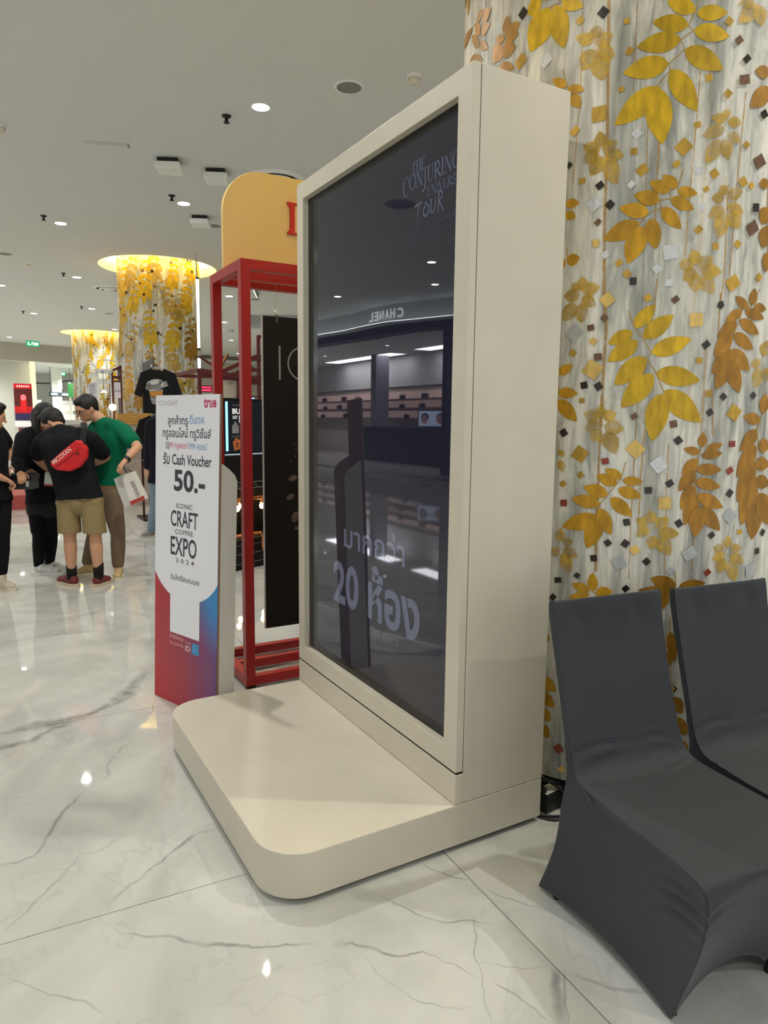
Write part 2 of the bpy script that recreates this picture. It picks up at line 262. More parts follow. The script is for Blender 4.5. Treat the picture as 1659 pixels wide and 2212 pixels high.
VEINS=[[0.1,1,[[-1.4,1.786],[-1.299,1.804],[-1.194,1.823],[-1.059,1.816],[-0.943,1.849],[-0.814,1.925],[-0.708,2.058],[-0.633,2.225],[-0.511,2.426]]],[0.05,1,[[-1.402,1.67],[-1.306,1.64],[-1.231,1.646],[-1.129,1.749],[-1.028,1.76]]],[0.03,0,[[-0.795,1.431],[-0.874,1.392],[-0.924,1.298],[-0.965,1.138],[-1.002,1.102]]],[0.03,0,[[-1.045,1.07],[-1.105,1.015],[-1.164,0.932],[-1.207,0.834],[-1.24,0.753],[-1.277,0.681],[-1.327,0.67],[-1.381,0.675],[-1.416,0.671]]],[0.03,0,[[-0.681,0.535],[-0.738,0.545],[-0.822,0.5],[-0.906,0.436],[-0.982,0.382],[-1.052,0.341],[-1.088,0.307],[-1.114,0.25]]],[0.02,0,[[-0.981,0.679],[-1.074,0.607],[-1.138,0.616],[-1.19,0.545],[-1.244,0.481],[-1.294,0.422],[-1.341,0.367],[-1.391,0.3]]],[0.03,0,[[-1.114,0.211],[-1.084,0.152],[-1.025,0.105],[-0.958,0.072],[-0.909,0.013],[-0.84,-0.031],[-0.769,-0.088],[-0.718,-0.112],[-0.638,-0.144],[-0.587,-0.172]]],[0.02,0,[[-0.565,-0.188],[-0.511,-0.209],[-0.48,-0.246],[-0.439,-0.303],[-0.396,-0.33],[-0.349,-0.339],[-0.324,-0.381],[-0.295,-0.426],[-0.282,-0.47],[-0.265,-0.497]]],[0.016,0,[[-0.114,-0.281],[-0.167,-0.339],[-0.203,-0.391],[-0.239,-0.444],[-0.254,-0.494],[-0.28,-0.532],[-0.317,-0.593],[-0.335,-0.629]]],[0.016,0,[[-0.239,-0.444],[-0.206,-0.471],[-0.164,-0.508],[-0.124,-0.536],[-0.072,-0.56]]],[0.06,0,[[-0.056,-0.569],[-0.106,-0.612],[-0.137,-0.662],[-0.181,-0.715]]],[0.012,2,[[-0.04,-0.583],[-0.093,-0.637],[-0.132,-0.681],[-0.161,-0.719]]],[0.045,0,[[-0.043,-0.594],[-0.01,-0.649],[0.019,-0.7],[0.086,-0.754]]],[0.016,0,[[-0.132,0.007],[-0.116,-0.05],[-0.084,-0.108],[-0.045,-0.155]]],[0.012,0,[[-0.018,-0.203],[0.004,-0.277],[0.039,-0.332],[0.077,-0.381],[0.098,-0.455]]],[0.012,0,[[-0.514,-0.256],[-0.501,-0.311],[-0.496,-0.376],[-0.473,-0.432],[-0.447,-0.488],[-0.409,-0.525],[-0.339,-0.565]]],[0.012,0,[[-0.338,-0.061],[-0.302,-0.153],[-0.275,-0.213],[-0.232,-0.27],[-0.156,-0.302],[-0.088,-0.367]]],[0.012,0,[[-0.248,-0.524],[-0.225,-0.571],[-0.213,-0.619],[-0.206,-0.67],[-0.195,-0.707]]],[0.014,0,[[-1.395,0.157],[-1.358,0.105],[-1.305,0.037],[-1.247,-0.018],[-1.208,-0.055],[-1.171,-0.133]]],[0.014,0,[[-0.734,1.653],[-0.66,1.724],[-0.628,1.825]]],[0.016,0,[[-1.309,3.329],[-1.128,3.587],[-0.911,3.667],[-0.708,3.769],[-0.446,3.934],[-0.188,3.963]]],[0.012,0,[[-0.556,3.246],[-0.515,3.078],[-0.455,2.988],[-0.432,2.807]]]]
JOINTS={
"A":{"hipL":[-0.701,4.856,0.753],"hipR":[-0.52,4.752,0.764],"kneeL":[-0.701,4.834,0.447],"kneeR":[-0.506,4.721,0.458],"ankL":[-0.699,4.855,0.096],"ankR":[-0.491,4.735,0.111],"heelL":[-0.676,4.819,0.021],"toeL":[-0.784,5.043,0.002],"heelR":[-0.518,4.727,0.04],"toeR":[-0.398,4.854,0.035],"pelvis":[-0.61,4.804,0.808],"waist":[-0.649,4.849,1.017],"chest":[-0.689,4.907,1.239],"shL":[-0.867,5.022,1.268],"shR":[-0.502,4.787,1.302],"neck":[-0.729,5.011,1.386],"head":[-0.77,5.15,1.45],"elL":[-0.907,5.288,1.129],"wrL":[-0.805,5.436,1.007],"elR":[-0.366,4.893,1.145],"wrR":[-0.458,5.132,1.053]},
"B":{"hipL":[-0.322,5.032,0.79],"hipR":[-0.387,5.197,0.776],"kneeL":[-0.269,5.013,0.423],"kneeR":[-0.44,5.25,0.41],"ankL":[-0.276,5.04,0.11],"ankR":[-0.508,5.29,0.112],"heelL":[-0.256,5.097,0.061],"toeL":[-0.31,4.898,0.03],"heelR":[-0.466,5.288,0.027],"toeR":[-0.614,5.259,0.016],"pelvis":[-0.35,5.106,0.827],"waist":[-0.334,5.096,1.078],"chest":[-0.307,5.058,1.302],"shL":[-0.212,4.887,1.373],"shR":[-0.397,5.249,1.375],"neck":[-0.346,5.08,1.454],"head":[-0.48,5.135,1.578],"elL":[-0.127,4.676,1.238],"wrL":[-0.246,4.606,1.129],"elR":[-0.494,5.397,1.13],"wrR":[-0.624,5.357,1.047]},
"C":{"hipL":[-0.903,5.511,0.724],"hipR":[-0.801,5.498,0.721],"kneeL":[-0.904,5.488,0.399],"kneeR":[-0.79,5.515,0.405],"ankL":[-0.918,5.519,0.063],"ankR":[-0.816,5.622,0.08],"heelL":[-0.94,5.532,-0.001],"toeL":[-0.75,5.399,0.002],"heelR":[-0.826,5.639,0.022],"toeR":[-0.691,5.527,0.021],"pelvis":[-0.857,5.507,0.775],"waist":[-0.889,5.526,0.999],"chest":[-0.911,5.515,1.205],"shL":[-0.989,5.422,1.294],"shR":[-0.818,5.658,1.3],"neck":[-0.874,5.494,1.369],"head":[-0.806,5.431,1.499],"elL":[-1.057,5.323,1.088],"wrL":[-1.049,5.11,1.01],"elR":[-0.842,5.591,1.06],"wrR":[-0.936,5.391,1.005]},
"D":{"hipL":[-1.226,5.011,0.83],"hipR":[-1.324,4.929,0.843],"kneeL":[-1.224,4.998,0.481],"kneeR":[-1.322,4.905,0.502],"ankL":[-1.249,5.001,0.143],"ankR":[-1.368,4.909,0.158],"heelL":[-1.281,5.02,0.052],"toeL":[-1.173,4.911,0.022],"heelR":[-1.401,4.928,0.052],"toeR":[-1.293,4.819,0.048],"pelvis":[-1.277,4.971,0.876],"waist":[-1.277,4.971,1.065],"chest":[-1.274,4.97,1.242],"shL":[-1.198,5.099,1.328],"shR":[-1.339,4.811,1.327],"neck":[-1.253,4.957,1.397],"head":[-1.24,4.95,1.509],"elL":[-1.129,5.29,1.224],"wrL":[-1.154,5.085,1.083],"elR":[-1.346,4.78,1.072],"wrR":[-1.202,4.858,0.985]},
"E":{"hipL":[0.57,7.174,0.766],"hipR":[0.691,7.105,0.767],"kneeL":[0.541,7.191,0.415],"kneeR":[0.682,7.11,0.417],"ankL":[0.486,7.223,0.078],"ankR":[0.653,7.126,0.062],"heelL":[0.509,7.233,0.027],"toeL":[0.392,7.22,0.002],"heelR":[0.659,7.158,0.009],"toeR":[0.583,7.028,-0.013],"pelvis":[0.627,7.142,0.813],"waist":[0.638,7.135,1.056],"chest":[0.649,7.129,1.297],"shL":[0.523,7.202,1.416],"shR":[0.786,7.049,1.419],"neck":[0.654,7.126,1.503],"head":[0.663,7.12,1.651],"elL":[0.485,7.224,1.123],"wrL":[0.457,7.205,0.883],"elR":[0.815,7.033,1.127],"wrR":[0.824,7.027,0.873]},
}
SPOT={"bagA_tl":[-0.838,5.317,0.99],"bagA_tr":[-0.761,5.272,0.983],"bagA_bl":[-0.852,5.325,0.862],"bagA_br":[-0.763,5.273,0.858],"box_c":[-1.027,5.184,0.943],"pouch_tr":[-0.602,4.591,1.261],"pouch_c":[-0.697,4.646,1.092],"pouch_bl":[-0.818,4.716,1.059],"strap_top":[-0.572,4.643,1.405],"strap_mid":[-0.595,4.599,1.238],"bagB_tl":[-0.343,4.662,0.961],"bagB_tr":[-0.203,4.582,1.028],"bagB_bl":[-0.27,4.62,0.704],"bagB_br":[-0.108,4.527,0.788],"bagB_mid":[-0.282,4.627,0.998],"bagB_midb":[-0.22,4.591,0.729],"logoB":[-0.392,4.991,1.316]}
# ------------------------------------------------------------------ structure: floor, ceiling, walls
C1, C2, C3, RC = (1.18, 0.43), (1.75, 12.03), (2.27, 23.9), 0.736

def marble():
    m = bpy.data.materials.new('marble'); m.use_nodes = True; nt = m.node_tree; b = nt.nodes['Principled BSDF']
    b.inputs['Roughness'].default_value = 0.03; b.inputs['Specular IOR Level'].default_value = 0.55
    g = nt.nodes.new('ShaderNodeNewGeometry'); oi = nt.nodes.new('ShaderNodeObjectInfo')
    vm = nt.nodes.new('ShaderNodeVectorMath'); vm.operation = 'MULTIPLY_ADD'
    cx = nt.nodes.new('ShaderNodeCombineXYZ'); nt.links.new(oi.outputs['Random'], cx.inputs[2])
    vm.inputs[1].default_value = (1, 1, 1); nt.links.new(g.outputs['Position'], vm.inputs[0])
    mu = nt.nodes.new('ShaderNodeVectorMath'); mu.operation = 'SCALE'; mu.inputs[3].default_value = 9.0
    nt.links.new(cx.outputs[0], mu.inputs[0]); nt.links.new(mu.outputs[0], vm.inputs[2])
    n1 = nt.nodes.new('ShaderNodeTexNoise'); n1.inputs['Scale'].default_value = 1.6; n1.inputs['Detail'].default_value = 7; n1.inputs['Distortion'].default_value = 1.2
    nt.links.new(vm.outputs[0], n1.inputs['Vector'])
    r1 = nt.nodes.new('ShaderNodeValToRGB'); e = r1.color_ramp.elements
    e[0].position = 0.35; e[0].color = lin((184, 186, 182)); e[1].position = 0.62; e[1].color = lin((212, 213, 208))
    nt.links.new(n1.outputs['Fac'], r1.inputs[0])
    n2 = nt.nodes.new('ShaderNodeTexNoise'); n2.inputs['Scale'].default_value = 0.9; n2.inputs['Detail'].default_value = 5; n2.inputs['Roughness'].default_value = 0.6; n2.inputs['Distortion'].default_value = 0.8
    nt.links.new(vm.outputs[0], n2.inputs['Vector'])
    a = nt.nodes.new('ShaderNodeMath'); a.operation = 'SUBTRACT'; a.inputs[1].default_value = 0.5; nt.links.new(n2.outputs['Fac'], a.inputs[0])
    ab = nt.nodes.new('ShaderNodeMath'); ab.operation = 'ABSOLUTE'; nt.links.new(a.outputs[0], ab.inputs[0])
    r2 = nt.nodes.new('ShaderNodeValToRGB'); r2.color_ramp.elements[0].position = 0.0; r2.color_ramp.elements[0].color = (0.16, 0.16, 0.16, 1); r2.color_ramp.elements[1].position = 0.008; r2.color_ramp.elements[1].color = (0, 0, 0, 1)
    nt.links.new(ab.outputs[0], r2.inputs[0])
    mx = nt.nodes.new('ShaderNodeMix'); mx.data_type = 'RGBA'
    nt.links.new(r2.outputs[0], mx.inputs[0]); nt.links.new(r1.outputs[0], mx.inputs[6]); mx.inputs[7].default_value = lin((150, 152, 150))
    nt.links.new(mx.outputs[2], b.inputs['Base Color'])
    return m
M_MARBLE = marble()
M_GROUT = mat('grout', (62, 62, 58), 0.8)
M_BEIGE = mat('painted_beige', (196, 192, 178), 0.7)
M_CEIL = mat('ceiling_paint', (219, 221, 217), 0.85)
M_WHITE = mat('white_paint', (226, 226, 220), 0.6)
M_DARK = mat('black_satin', (16, 15, 16), 0.4)

floor = structure(MB().box(-24, 16, -8, 47, -0.2, -0.003).build('floor', M_GROUT))
# slabs, laid about three degrees off the stand
TA = math.radians(-2.9); TS = 1.54; tile0 = Vector((-0.02, 0.205, 0))
ex_, ey_ = Vector((math.cos(TA), math.sin(TA), 0)), Vector((-math.sin(TA), math.cos(TA), 0))
tile_me = MB().box(0.0016, TS - 0.0016, 0.0016, TS - 0.0016, -0.02, 0).mesh('tile')
for i in range(-8, 7):
    for j in range(-3, 17):
        o = link('tile', tile_me, M_MARBLE, None)
        o.location = tile0 + ex_ * (i * TS) + ey_ * (j * TS); o.rotation_euler = (0, 0, TA); hang(o, floor)
far = MB()
for i in range(-14, 11):
    for j in range(-5, 31):
        if -8 <= i < 7 and -3 <= j < 17: continue
        far.box(i * TS + .0012, (i + 1) * TS - .0012, j * TS + .0012, (j + 1) * TS - .0012, -0.02, 0, Matrix.Translation(tile0) @ Matrix.Rotation(TA, 4, 'Z'))
o = far.build('far_tiles', M_MARBLE, floor); o['kind'] = 'stuff'

def vein_mat(name, rgb, amt):
    m = bpy.data.materials.new(name); m.use_nodes = True; nt = m.node_tree; b = nt.nodes['Principled BSDF']
    b.inputs['Base Color'].default_value = lin(rgb); b.inputs['Roughness'].default_value = 0.03; b.inputs['Specular IOR Level'].default_value = 0.55
    at = nt.nodes.new('ShaderNodeAttribute'); at.attribute_name = 'fade'
    g = nt.nodes.new('ShaderNodeNewGeometry')
    n = nt.nodes.new('ShaderNodeTexNoise'); n.inputs['Scale'].default_value = 14; n.inputs['Detail'].default_value = 6
    nt.links.new(g.outputs['Position'], n.inputs['Vector'])
    mr = nt.nodes.new('ShaderNodeMapRange'); mr.inputs[1].default_value = 0.3; mr.inputs[2].default_value = 0.62; mr.inputs[3].default_value = 0.25; mr.inputs[4].default_value = 1.0
    nt.links.new(n.outputs['Fac'], mr.inputs[0])
    mu = nt.nodes.new('ShaderNodeMath'); mu.operation = 'MULTIPLY'; nt.links.new(at.outputs['Fac'], mu.inputs[0]); nt.links.new(mr.outputs[0], mu.inputs[1])
    mu2 = nt.nodes.new('ShaderNodeMath'); mu2.operation = 'MULTIPLY'; mu2.inputs[1].default_value = amt; nt.links.new(mu.outputs[0], mu2.inputs[0])
    nt.links.new(mu2.outputs[0], b.inputs['Alpha'])
    return m
VM = [vein_mat('vein_grey', (148, 150, 150), 0.5), vein_mat('vein_broad', (150, 150, 146), 0.6), vein_mat('vein_dark', (130, 130, 134), 0.5)]
for vi, (w, k, pts) in enumerate(VEINS):
    rr = random.Random(vi)
    P = []
    P = [tuple(p) for p in pts]
    for lev in range(6):        # midpoint wander, so the vein runs like a crack
        Q = []
        for a, b_ in zip(P[:-1], P[1:]):
            l = math.dist(a, b_); m_ = ((a[0] + b_[0]) / 2, (a[1] + b_[1]) / 2); j = rr.uniform(-.11, .11)
            Q += [a] + ([(m_[0] - (b_[1] - a[1]) * j, m_[1] + (b_[0] - a[0]) * j)] if l > .02 else [])
        P = Q + [P[-1]]
    vs, fs, fade = [], [], []
    for i, p in enumerate(P):
        a = P[max(0, i - 1)]; b_ = P[min(len(P) - 1, i + 1)]; d = Vector((b_[0] - a[0], b_[1] - a[1])).normalized(); nrm = Vector((-d.y, d.x))
        ww = w * (.42 if k != 1 else .75) * (0.5 + 0.5 * math.sin(i * 0.09 + vi) ** 2) * rr.uniform(.85, 1.15)
        t = i / max(1, len(P) - 1); ef = min(1, 6 * t, 6 * (1 - t)) * (.75 + .25 * math.sin(i * .05 + vi * 2))
        for s_, fa in ((-1, 0), (-.35, .8), (0, 1), (.35, .8), (1, 0)):
            q = Vector(p) + nrm * (ww * s_ * .9); vs.append((q.x, q.y, 0.0004 + vi * 0.00003)); fade.append(fa * ef)
        if i:
            o0 = (i - 1) * 5
            for c_ in range(4): fs.append((o0 + c_, o0 + c_ + 1, o0 + 6 + c_, o0 + 5 + c_))
    me = bpy.data.meshes.new('marble_vein'); me.from_pydata(vs, [], fs)
    at = me.attributes.new('fade', 'FLOAT', 'POINT'); at.data.foreach_set('value', fade)
    link('marble_vein', me, VM[k], floor)

ceil = link('ceiling', filled([(-8.6, -8), (13, -8), (13, 33), (-8.6, 33)], [circle(c[0], c[1], 1.05, 64) for c in (C1, C2, C3)], CEIL), M_CEIL)
structure(ceil)
M_COVE = mat('cove_white', (248, 242, 214), 0.7)
M_COVE_STRIP = mat('cove_strip', (255, 220, 120), 0.5, emit=(255, 226, 138), es=COVE_E)
for c in (C1, C2, C3):
    cv = MB(); cv.lathe([(1.05, CEIL), (1.05, 4.62), (0.70, 4.62)], (c[0], c[1], 0), 64)
    cvo = cv.build('ceiling_cove', M_COVE, ceil, smooth=False)
    st = MB(); st.tube([(c[0] + 1.0 * math.cos(a), c[1] + 1.0 * math.sin(a), 4.55) for a in [2 * PI * k / 48 for k in range(48)]], 0.016, 6, True)
    st.build('light_strip', M_COVE_STRIP, cvo)

# far wall band and the hall behind it
band = [(-8.6, 26.4), (-3.5, 27.9), (-0.39, 28.77), (2.08, 29.46), (7.5, 29.93), (13, 30.2)]
def wall_along(name, pts, z0, z1, th, m):
    b = MB(); n = len(pts)
    vs = []
    for x, y in pts: vs += [(x, y, z0), (x, y, z1), (x, y + th, z1), (x, y + th, z0)]
    fs = []
    for i in range(n - 1):
        for k in range(4): fs.append((i * 4 + k, i * 4 + (k + 1) % 4, i * 4 + 4 + (k + 1) % 4, i * 4 + 4 + k))
    fs += [(0, 3, 2, 1), (n * 4 - 4, n * 4 - 3, n * 4 - 2, n * 4 - 1)]
    b.add(vs, fs); return structure(b.build(name, m))
wall_along('wall_back', band, 3.62, CEIL + .05, 0.3, M_BEIGE)
wall_along('wall_back.001', [(-8.6, 26.9), (-3.5, 28.4), (-0.39, 29.27), (0.78, 29.6)], 0, 3.62, 0.25, mat('wall_white', (232, 234, 228), 0.6))
wall_along('wall_back.002', [(3.6, 30.2), (13, 30.8)], 0, 3.62, 0.2, M_BEIGE)
structure(MB().box(-10, 13, 46, 46.3, 0, 4.3).build('wall_back.003', M_WHITE))
structure(MB().box(-10, 13, 29.5, 46.2, 3.98, 4.1).build('ceiling.001', M_CEIL))
structure(MB().box(13, 13.2, -8, 47, 0, 4.6).build('wall_right', M_BEIGE))
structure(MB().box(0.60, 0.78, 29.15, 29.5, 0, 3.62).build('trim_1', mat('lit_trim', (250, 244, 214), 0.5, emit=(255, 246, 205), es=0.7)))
# a bulkhead and a lifted bay of ceiling beyond the red frame
structure(MB().prism([(0, 0), (2.2, 0), (2.2, -.25), (0, -.25)], (5.1, 16.9, CEIL), (.86, -.51, 0), (0, 0, 1), (.4, .7, 0)).build('trim_2', mat('bulkhead_grey', (168, 170, 172), .7)))

# ------------------------------------------------------------------ the three mural columns
def mural():
    m = bpy.data.materials.new('painted_mural'); m.use_nodes = True; nt = m.node_tree; b = nt.nodes['Principled BSDF']
    b.inputs['Roughness'].default_value = 0.5
    N = nt.nodes.new; L = nt.links.new
    tc = N('ShaderNodeTexCoord'); sp = N('ShaderNodeSeparateXYZ'); L(tc.outputs['Object'], sp.inputs[0])
    at = N('ShaderNodeMath'); at.operation = 'ARCTAN2'; L(sp.outputs[1], at.inputs[0]); L(sp.outputs[0], at.inputs[1])
    oi = N('ShaderNodeObjectInfo'); rs = N('ShaderNodeMath'); rs.operation = 'MULTIPLY'; rs.inputs[1].default_value = 20; L(oi.outputs['Random'], rs.inputs[0])
    def coords(su, sv):
        u = N('ShaderNodeMath'); u.operation = 'MULTIPLY'; u.inputs[1].default_value = RC * su; L(at.outputs[0], u.inputs[0])
        v = N('ShaderNodeMath'); v.operation = 'MULTIPLY'; v.inputs[1].default_value = sv; L(sp.outputs[2], v.inputs[0])
        c = N('ShaderNodeCombineXYZ'); L(u.outputs[0], c.inputs[0]); L(v.outputs[0], c.inputs[1]); c.inputs[2].default_value = 3.7
        return c.outputs[0]
    def noise(su, sv, det=6, dist=0.0):
        n = N('ShaderNodeTexNoise'); n.inputs['Scale'].default_value = 1; n.inputs['Detail'].default_value = det; n.inputs['Roughness'].default_value = .62; n.inputs['Distortion'].default_value = dist
        L(coords(su, sv), n.inputs['Vector']); return n.outputs['Fac']
    def ramp(fac, stops):
        r = N('ShaderNodeValToRGB'); el = r.color_ramp.elements
        while len(el) < len(stops): el.new(0.5)
        for e, (p, c) in zip(el, stops): e.position = p; e.color = c if len(c) == 4 else c + (1,)
        L(fac, r.inputs[0]); return r.outputs[0]
    def mix(fac, a, c):
        x = N('ShaderNodeMix'); x.data_type = 'RGBA'; L(fac, x.inputs[0])
        if isinstance(a, tuple): x.inputs[6].default_value = a
        else: L(a, x.inputs[6])
        if isinstance(c, tuple): x.inputs[7].default_value = c
        else: L(c, x.inputs[7])
        return x.outputs[2]
    base = ramp(noise(8, 1.5, 8, .9), [(.30, lin((150, 150, 143))), (.42, lin((190, 190, 182))), (.51, lin((224, 222, 211))), (.66, lin((248, 245, 234)))])
    brush = ramp(noise(34, 3.4, 6, .6), [(.38, (.62, .64, .64)), (.58, (1.1, 1.09, 1.06))])
    mul = N('ShaderNodeMix'); mul.data_type = 'RGBA'; mul.blend_type = 'MULTIPLY'; mul.inputs[0].default_value = .8; L(base, mul.inputs[6]); L(brush, mul.inputs[7])
    blue = ramp(noise(7, 1.6, 5, .8), [(.58, (0, 0, 0)), (.70, (.45, .45, .45))])
    c1_ = mix(blue, mul.outputs[2], lin((176, 190, 196)))
    ochre = ramp(noise(20, .35, 4, .2), [(.60, (0, 0, 0)), (.70, (.5, .5, .5))])
    c2_ = mix(ochre, c1_, lin((200, 182, 140)))
    L(c2_, b.inputs['Base Color'])
    return m
M_MURAL = mural()
def gold(name, rgb, alpha=1.0, mott=.22, rough=.42, metal=.15):
    m = bpy.data.materials.new(name); m.use_nodes = True; nt = m.node_tree; b = nt.nodes['Principled BSDF']
    b.inputs['Roughness'].default_value = rough; b.inputs['Metallic'].default_value = metal
    g = nt.nodes.new('ShaderNodeNewGeometry'); mp = nt.nodes.new('ShaderNodeMapping'); mp.inputs['Scale'].default_value = (1, 1, .4)
    nt.links.new(g.outputs['Position'], mp.inputs['Vector'])
    n = nt.nodes.new('ShaderNodeTexNoise'); n.inputs['Scale'].default_value = 34; n.inputs['Detail'].default_value = 6; nt.links.new(mp.outputs[0], n.inputs['Vector'])
    r = nt.nodes.new('ShaderNodeValToRGB'); c = lin(rgb); r.color_ramp.elements[0].position = .36; r.color_ramp.elements[1].position = .66
    r.color_ramp.elements[0].color = tuple(v * (1 - mott) for v in c[:3]) + (1,)
    r.color_ramp.elements[1].color = tuple(min(1, v * (1 + mott)) for v in c[:3]) + (1,)
    oi = nt.nodes.new('ShaderNodeObjectInfo'); vr = nt.nodes.new('ShaderNodeMapRange'); vr.inputs[3].default_value = .84; vr.inputs[4].default_value = 1.12      # each leaf its own tone
    hs = nt.nodes.new('ShaderNodeHueSaturation'); nt.links.new(oi.outputs['Random'], vr.inputs[0]); nt.links.new(vr.outputs[0], hs.inputs['Value'])
    nt.links.new(n.outputs['Fac'], r.inputs[0]); nt.links.new(r.outputs[0], hs.inputs['Color']); nt.links.new(hs.outputs[0], b.inputs['Base Color'])
    if alpha < 1:
        n3 = nt.nodes.new('ShaderNodeTexNoise'); n3.inputs['Scale'].default_value = 22; n3.inputs['Detail'].default_value = 8; n3.inputs['Roughness'].default_value = .7
        nt.links.new(g.outputs['Position'], n3.inputs['Vector'])
        mr = nt.nodes.new('ShaderNodeMapRange'); mr.inputs[1].default_value = .40; mr.inputs[2].default_value = .56; mr.inputs[3].default_value = alpha * .45; mr.inputs[4].default_value = alpha
        nt.links.new(n3.outputs['Fac'], mr.inputs[0]); nt.links.new(mr.outputs[0], b.inputs['Alpha'])
    return m
LEAFM = {'y': gold('leaf_yellow', (216, 176, 30)), 'o': gold('leaf_amber', (207, 156, 30)), 'b': gold('leaf_bronze', (176, 126, 38)), 'f': gold('leaf_faint', (214, 176, 66), .82, .22)}
CHIPM = {'d': mat('chip_dark', (46, 36, 26), .25, spec=.6, mottled=.4, mscale=90), 'n': mat('chip_brown', (116, 84, 60), .35, mottled=.3, mscale=80), 'g': gold('chip_gold', (206, 164, 60), 1, .2),
         'l': gold('chip_pale_gold', (236, 200, 112), 1, .15), 'w': mat('chip_silver', (226, 228, 230), .35, mottled=.1, mscale=70), 's': mat('chip_grey', (188, 192, 192), .5, mottled=.1, mscale=60), 'r': mat('chip_red', (150, 66, 46), .35, mottled=.3, mscale=80)}
M_STEM = mat('stem_bronze', (192, 154, 84), .5); M_DRIP = gold('drip_ochre', (204, 160, 92), .8, .15)
def on_col(c, u, v, r): a = u / RC; return (c[0] + r * math.cos(a), c[1] + r * math.sin(a), v)
def leaf_mesh(c, L, r):
    bu, bv, tu, tv, w = L; du, dv = tu - bu, tv - bv; ln = math.hypot(du, dv); nu, nv = -dv / ln, du / ln
    vs, fs = [], []; n = 12
    for i in range(n + 1):
        t = i / n; h = w * .5 * (math.sin(PI * t ** .82) ** .8 if 0 < t < 1 else 0.0) + 0.0004
        for s_ in (-1, -.5, 0, .5, 1):
            vs.append(on_col(c, bu + du * t + nu * h * s_, bv + dv * t + nv * h * s_, r))
        if i:
            o0 = (i - 1) * 5
            for k in range(4): fs.append((o0 + k, o0 + k + 1, o0 + 6 + k, o0 + 5 + k))
    me = bpy.data.meshes.new('leaf'); me.from_pydata(vs, [], fs); me.polygons.foreach_set('use_smooth', [True] * len(fs)); return me
def strip_mesh(c, pts, w, r, name):
    vs, fs = [], []; P = []
    for a, b_ in zip(pts[:-1], pts[1:]):
        n = max(2, int(math.dist(a, b_) / .05))
        for q in range(n): P.append((a[0] + (b_[0] - a[0]) * q / n, a[1] + (b_[1] - a[1]) * q / n))
    P.append(tuple(pts[-1]))
    for i, p in enumerate(P):
        a = P[max(0, i - 1)]; b_ = P[min(len(P) - 1, i + 1)]; l = math.dist(a, b_) or 1; nx, ny = -(b_[1] - a[1]) / l, (b_[0] - a[0]) / l
        for s_ in (-.5, .5): vs.append(on_col(c, p[0] + nx * w * s_, p[1] + ny * w * s_, r))
        if i: fs.append((2 * i - 2, 2 * i - 1, 2 * i + 1, 2 * i))
    me = bpy.data.meshes.new(name); me.from_pydata(vs, [], fs); return me
def chip_mesh(c, u, v, w, h, rot, r):
    vs = []; k = rnd.uniform(.8, 1.1)
    for j in range(5):
        for i in range(5):
            x, y = (i / 4 - .5) * w, (j / 4 - .5) * h * k; x, y = x + y * rnd.uniform(-.03, .03), y
            vs.append(on_col(c, u + x * math.cos(rot) - y * math.sin(rot), v + x * math.sin(rot) + y * math.cos(rot), r))
    me = bpy.data.meshes.new('tile_chip'); me.from_pydata(vs, [], [(j * 5 + i, j * 5 + i + 1, j * 5 + i + 6, j * 5 + i + 5) for j in range(4) for i in range(4)]); return me
def column_base(c, label):
    t = thing('mural_column', label, 'column', (c[0], c[1], 0), 'mural columns')
    o = MB().lathe([(RC, .104 + (4.6 - .104) * k / 24) for k in range(25)], (0, 0, 0), 96).build('shaft', M_MURAL, t, smooth=True); o.location = (c[0], c[1], 0); o.matrix_parent_inverse = Matrix.Translation((-c[0], -c[1], 0))
    MB().lathe([(RC - .012, 0), (RC - .012, .106), (RC - .1, .106)], (c[0], c[1], 0), 96).build('base_trim', M_DARK, t, smooth=False)
    return t
def spray(c, t, col, leaves, k):
    # stem through the leaf bases, then each leaflet
    order = sorted(leaves, key=lambda L: -L[1]); pts = []
    for L in order:
        p = (L[0], L[1])
        if not pts or math.dist(p, pts[-1]) > .02: pts.append(p)
    if len(pts) < 2: pts = [(leaves[0][0], leaves[0][1] + .05), (leaves[0][0], leaves[0][1])]
    else: pts = [(pts[0][0] + (pts[0][0] - pts[1][0]) * .8, pts[0][1] + .06)] + pts
    st = link('leaf_spray', strip_mesh(c, pts, .0034 if col != 'f' else .002, RC + .0012, 'stem'), M_STEM if col != 'f' else LEAFM['f'], t)
    for j, L in enumerate(leaves):
        link('leaf', leaf_mesh(c, L, RC + .0016 + .00012 * ((j + k * 3) % 17)), LEAFM[col], st)
t1 = column_base(C1, 'large leaf-painted round column behind the beige screen stand')
for k, (col, leaves) in enumerate(SPRAYS): spray(C1, t1, col, leaves, k)
for col, u, v, w, h in CHIPS:
    s_ = max(.012, (w + h) / 2 * 1.18); link('tile_chip', chip_mesh(C1, u, v, s_, s_, rnd.choice([.2, .6, .8, 1.0, .7, .05]), RC + .004), CHIPM[col], t1)
for d in DRIPS: link('paint_drip', strip_mesh(C1, d, (.011 if d is DRIPS[0] or d is DRIPS[1] else rnd.uniform(.003, .006)), RC + .0008, 'paint_drip'), M_DRIP, t1)
def frond(u, v, s_, ang, col):
    L = []; n = 5
    dx, dy = math.sin(ang), -math.cos(ang)
    for i in range(n):
        px, py = u + dx * s_ * .24 * i, v + dy * s_ * .24 * i; ln = s_ * (.20 + .08 * i)
        for sd in (-1, 1):
            a = ang + sd * (1.25 - .16 * i); L.append([px, py, px + math.sin(a) * ln, py - math.cos(a) * ln, ln * .52])
    L.append([u + dx * s_ * 1.1, v + dy * s_ * 1.1, u + dx * s_ * 1.6, v + dy * s_ * 1.6, s_ * .2])
    return L
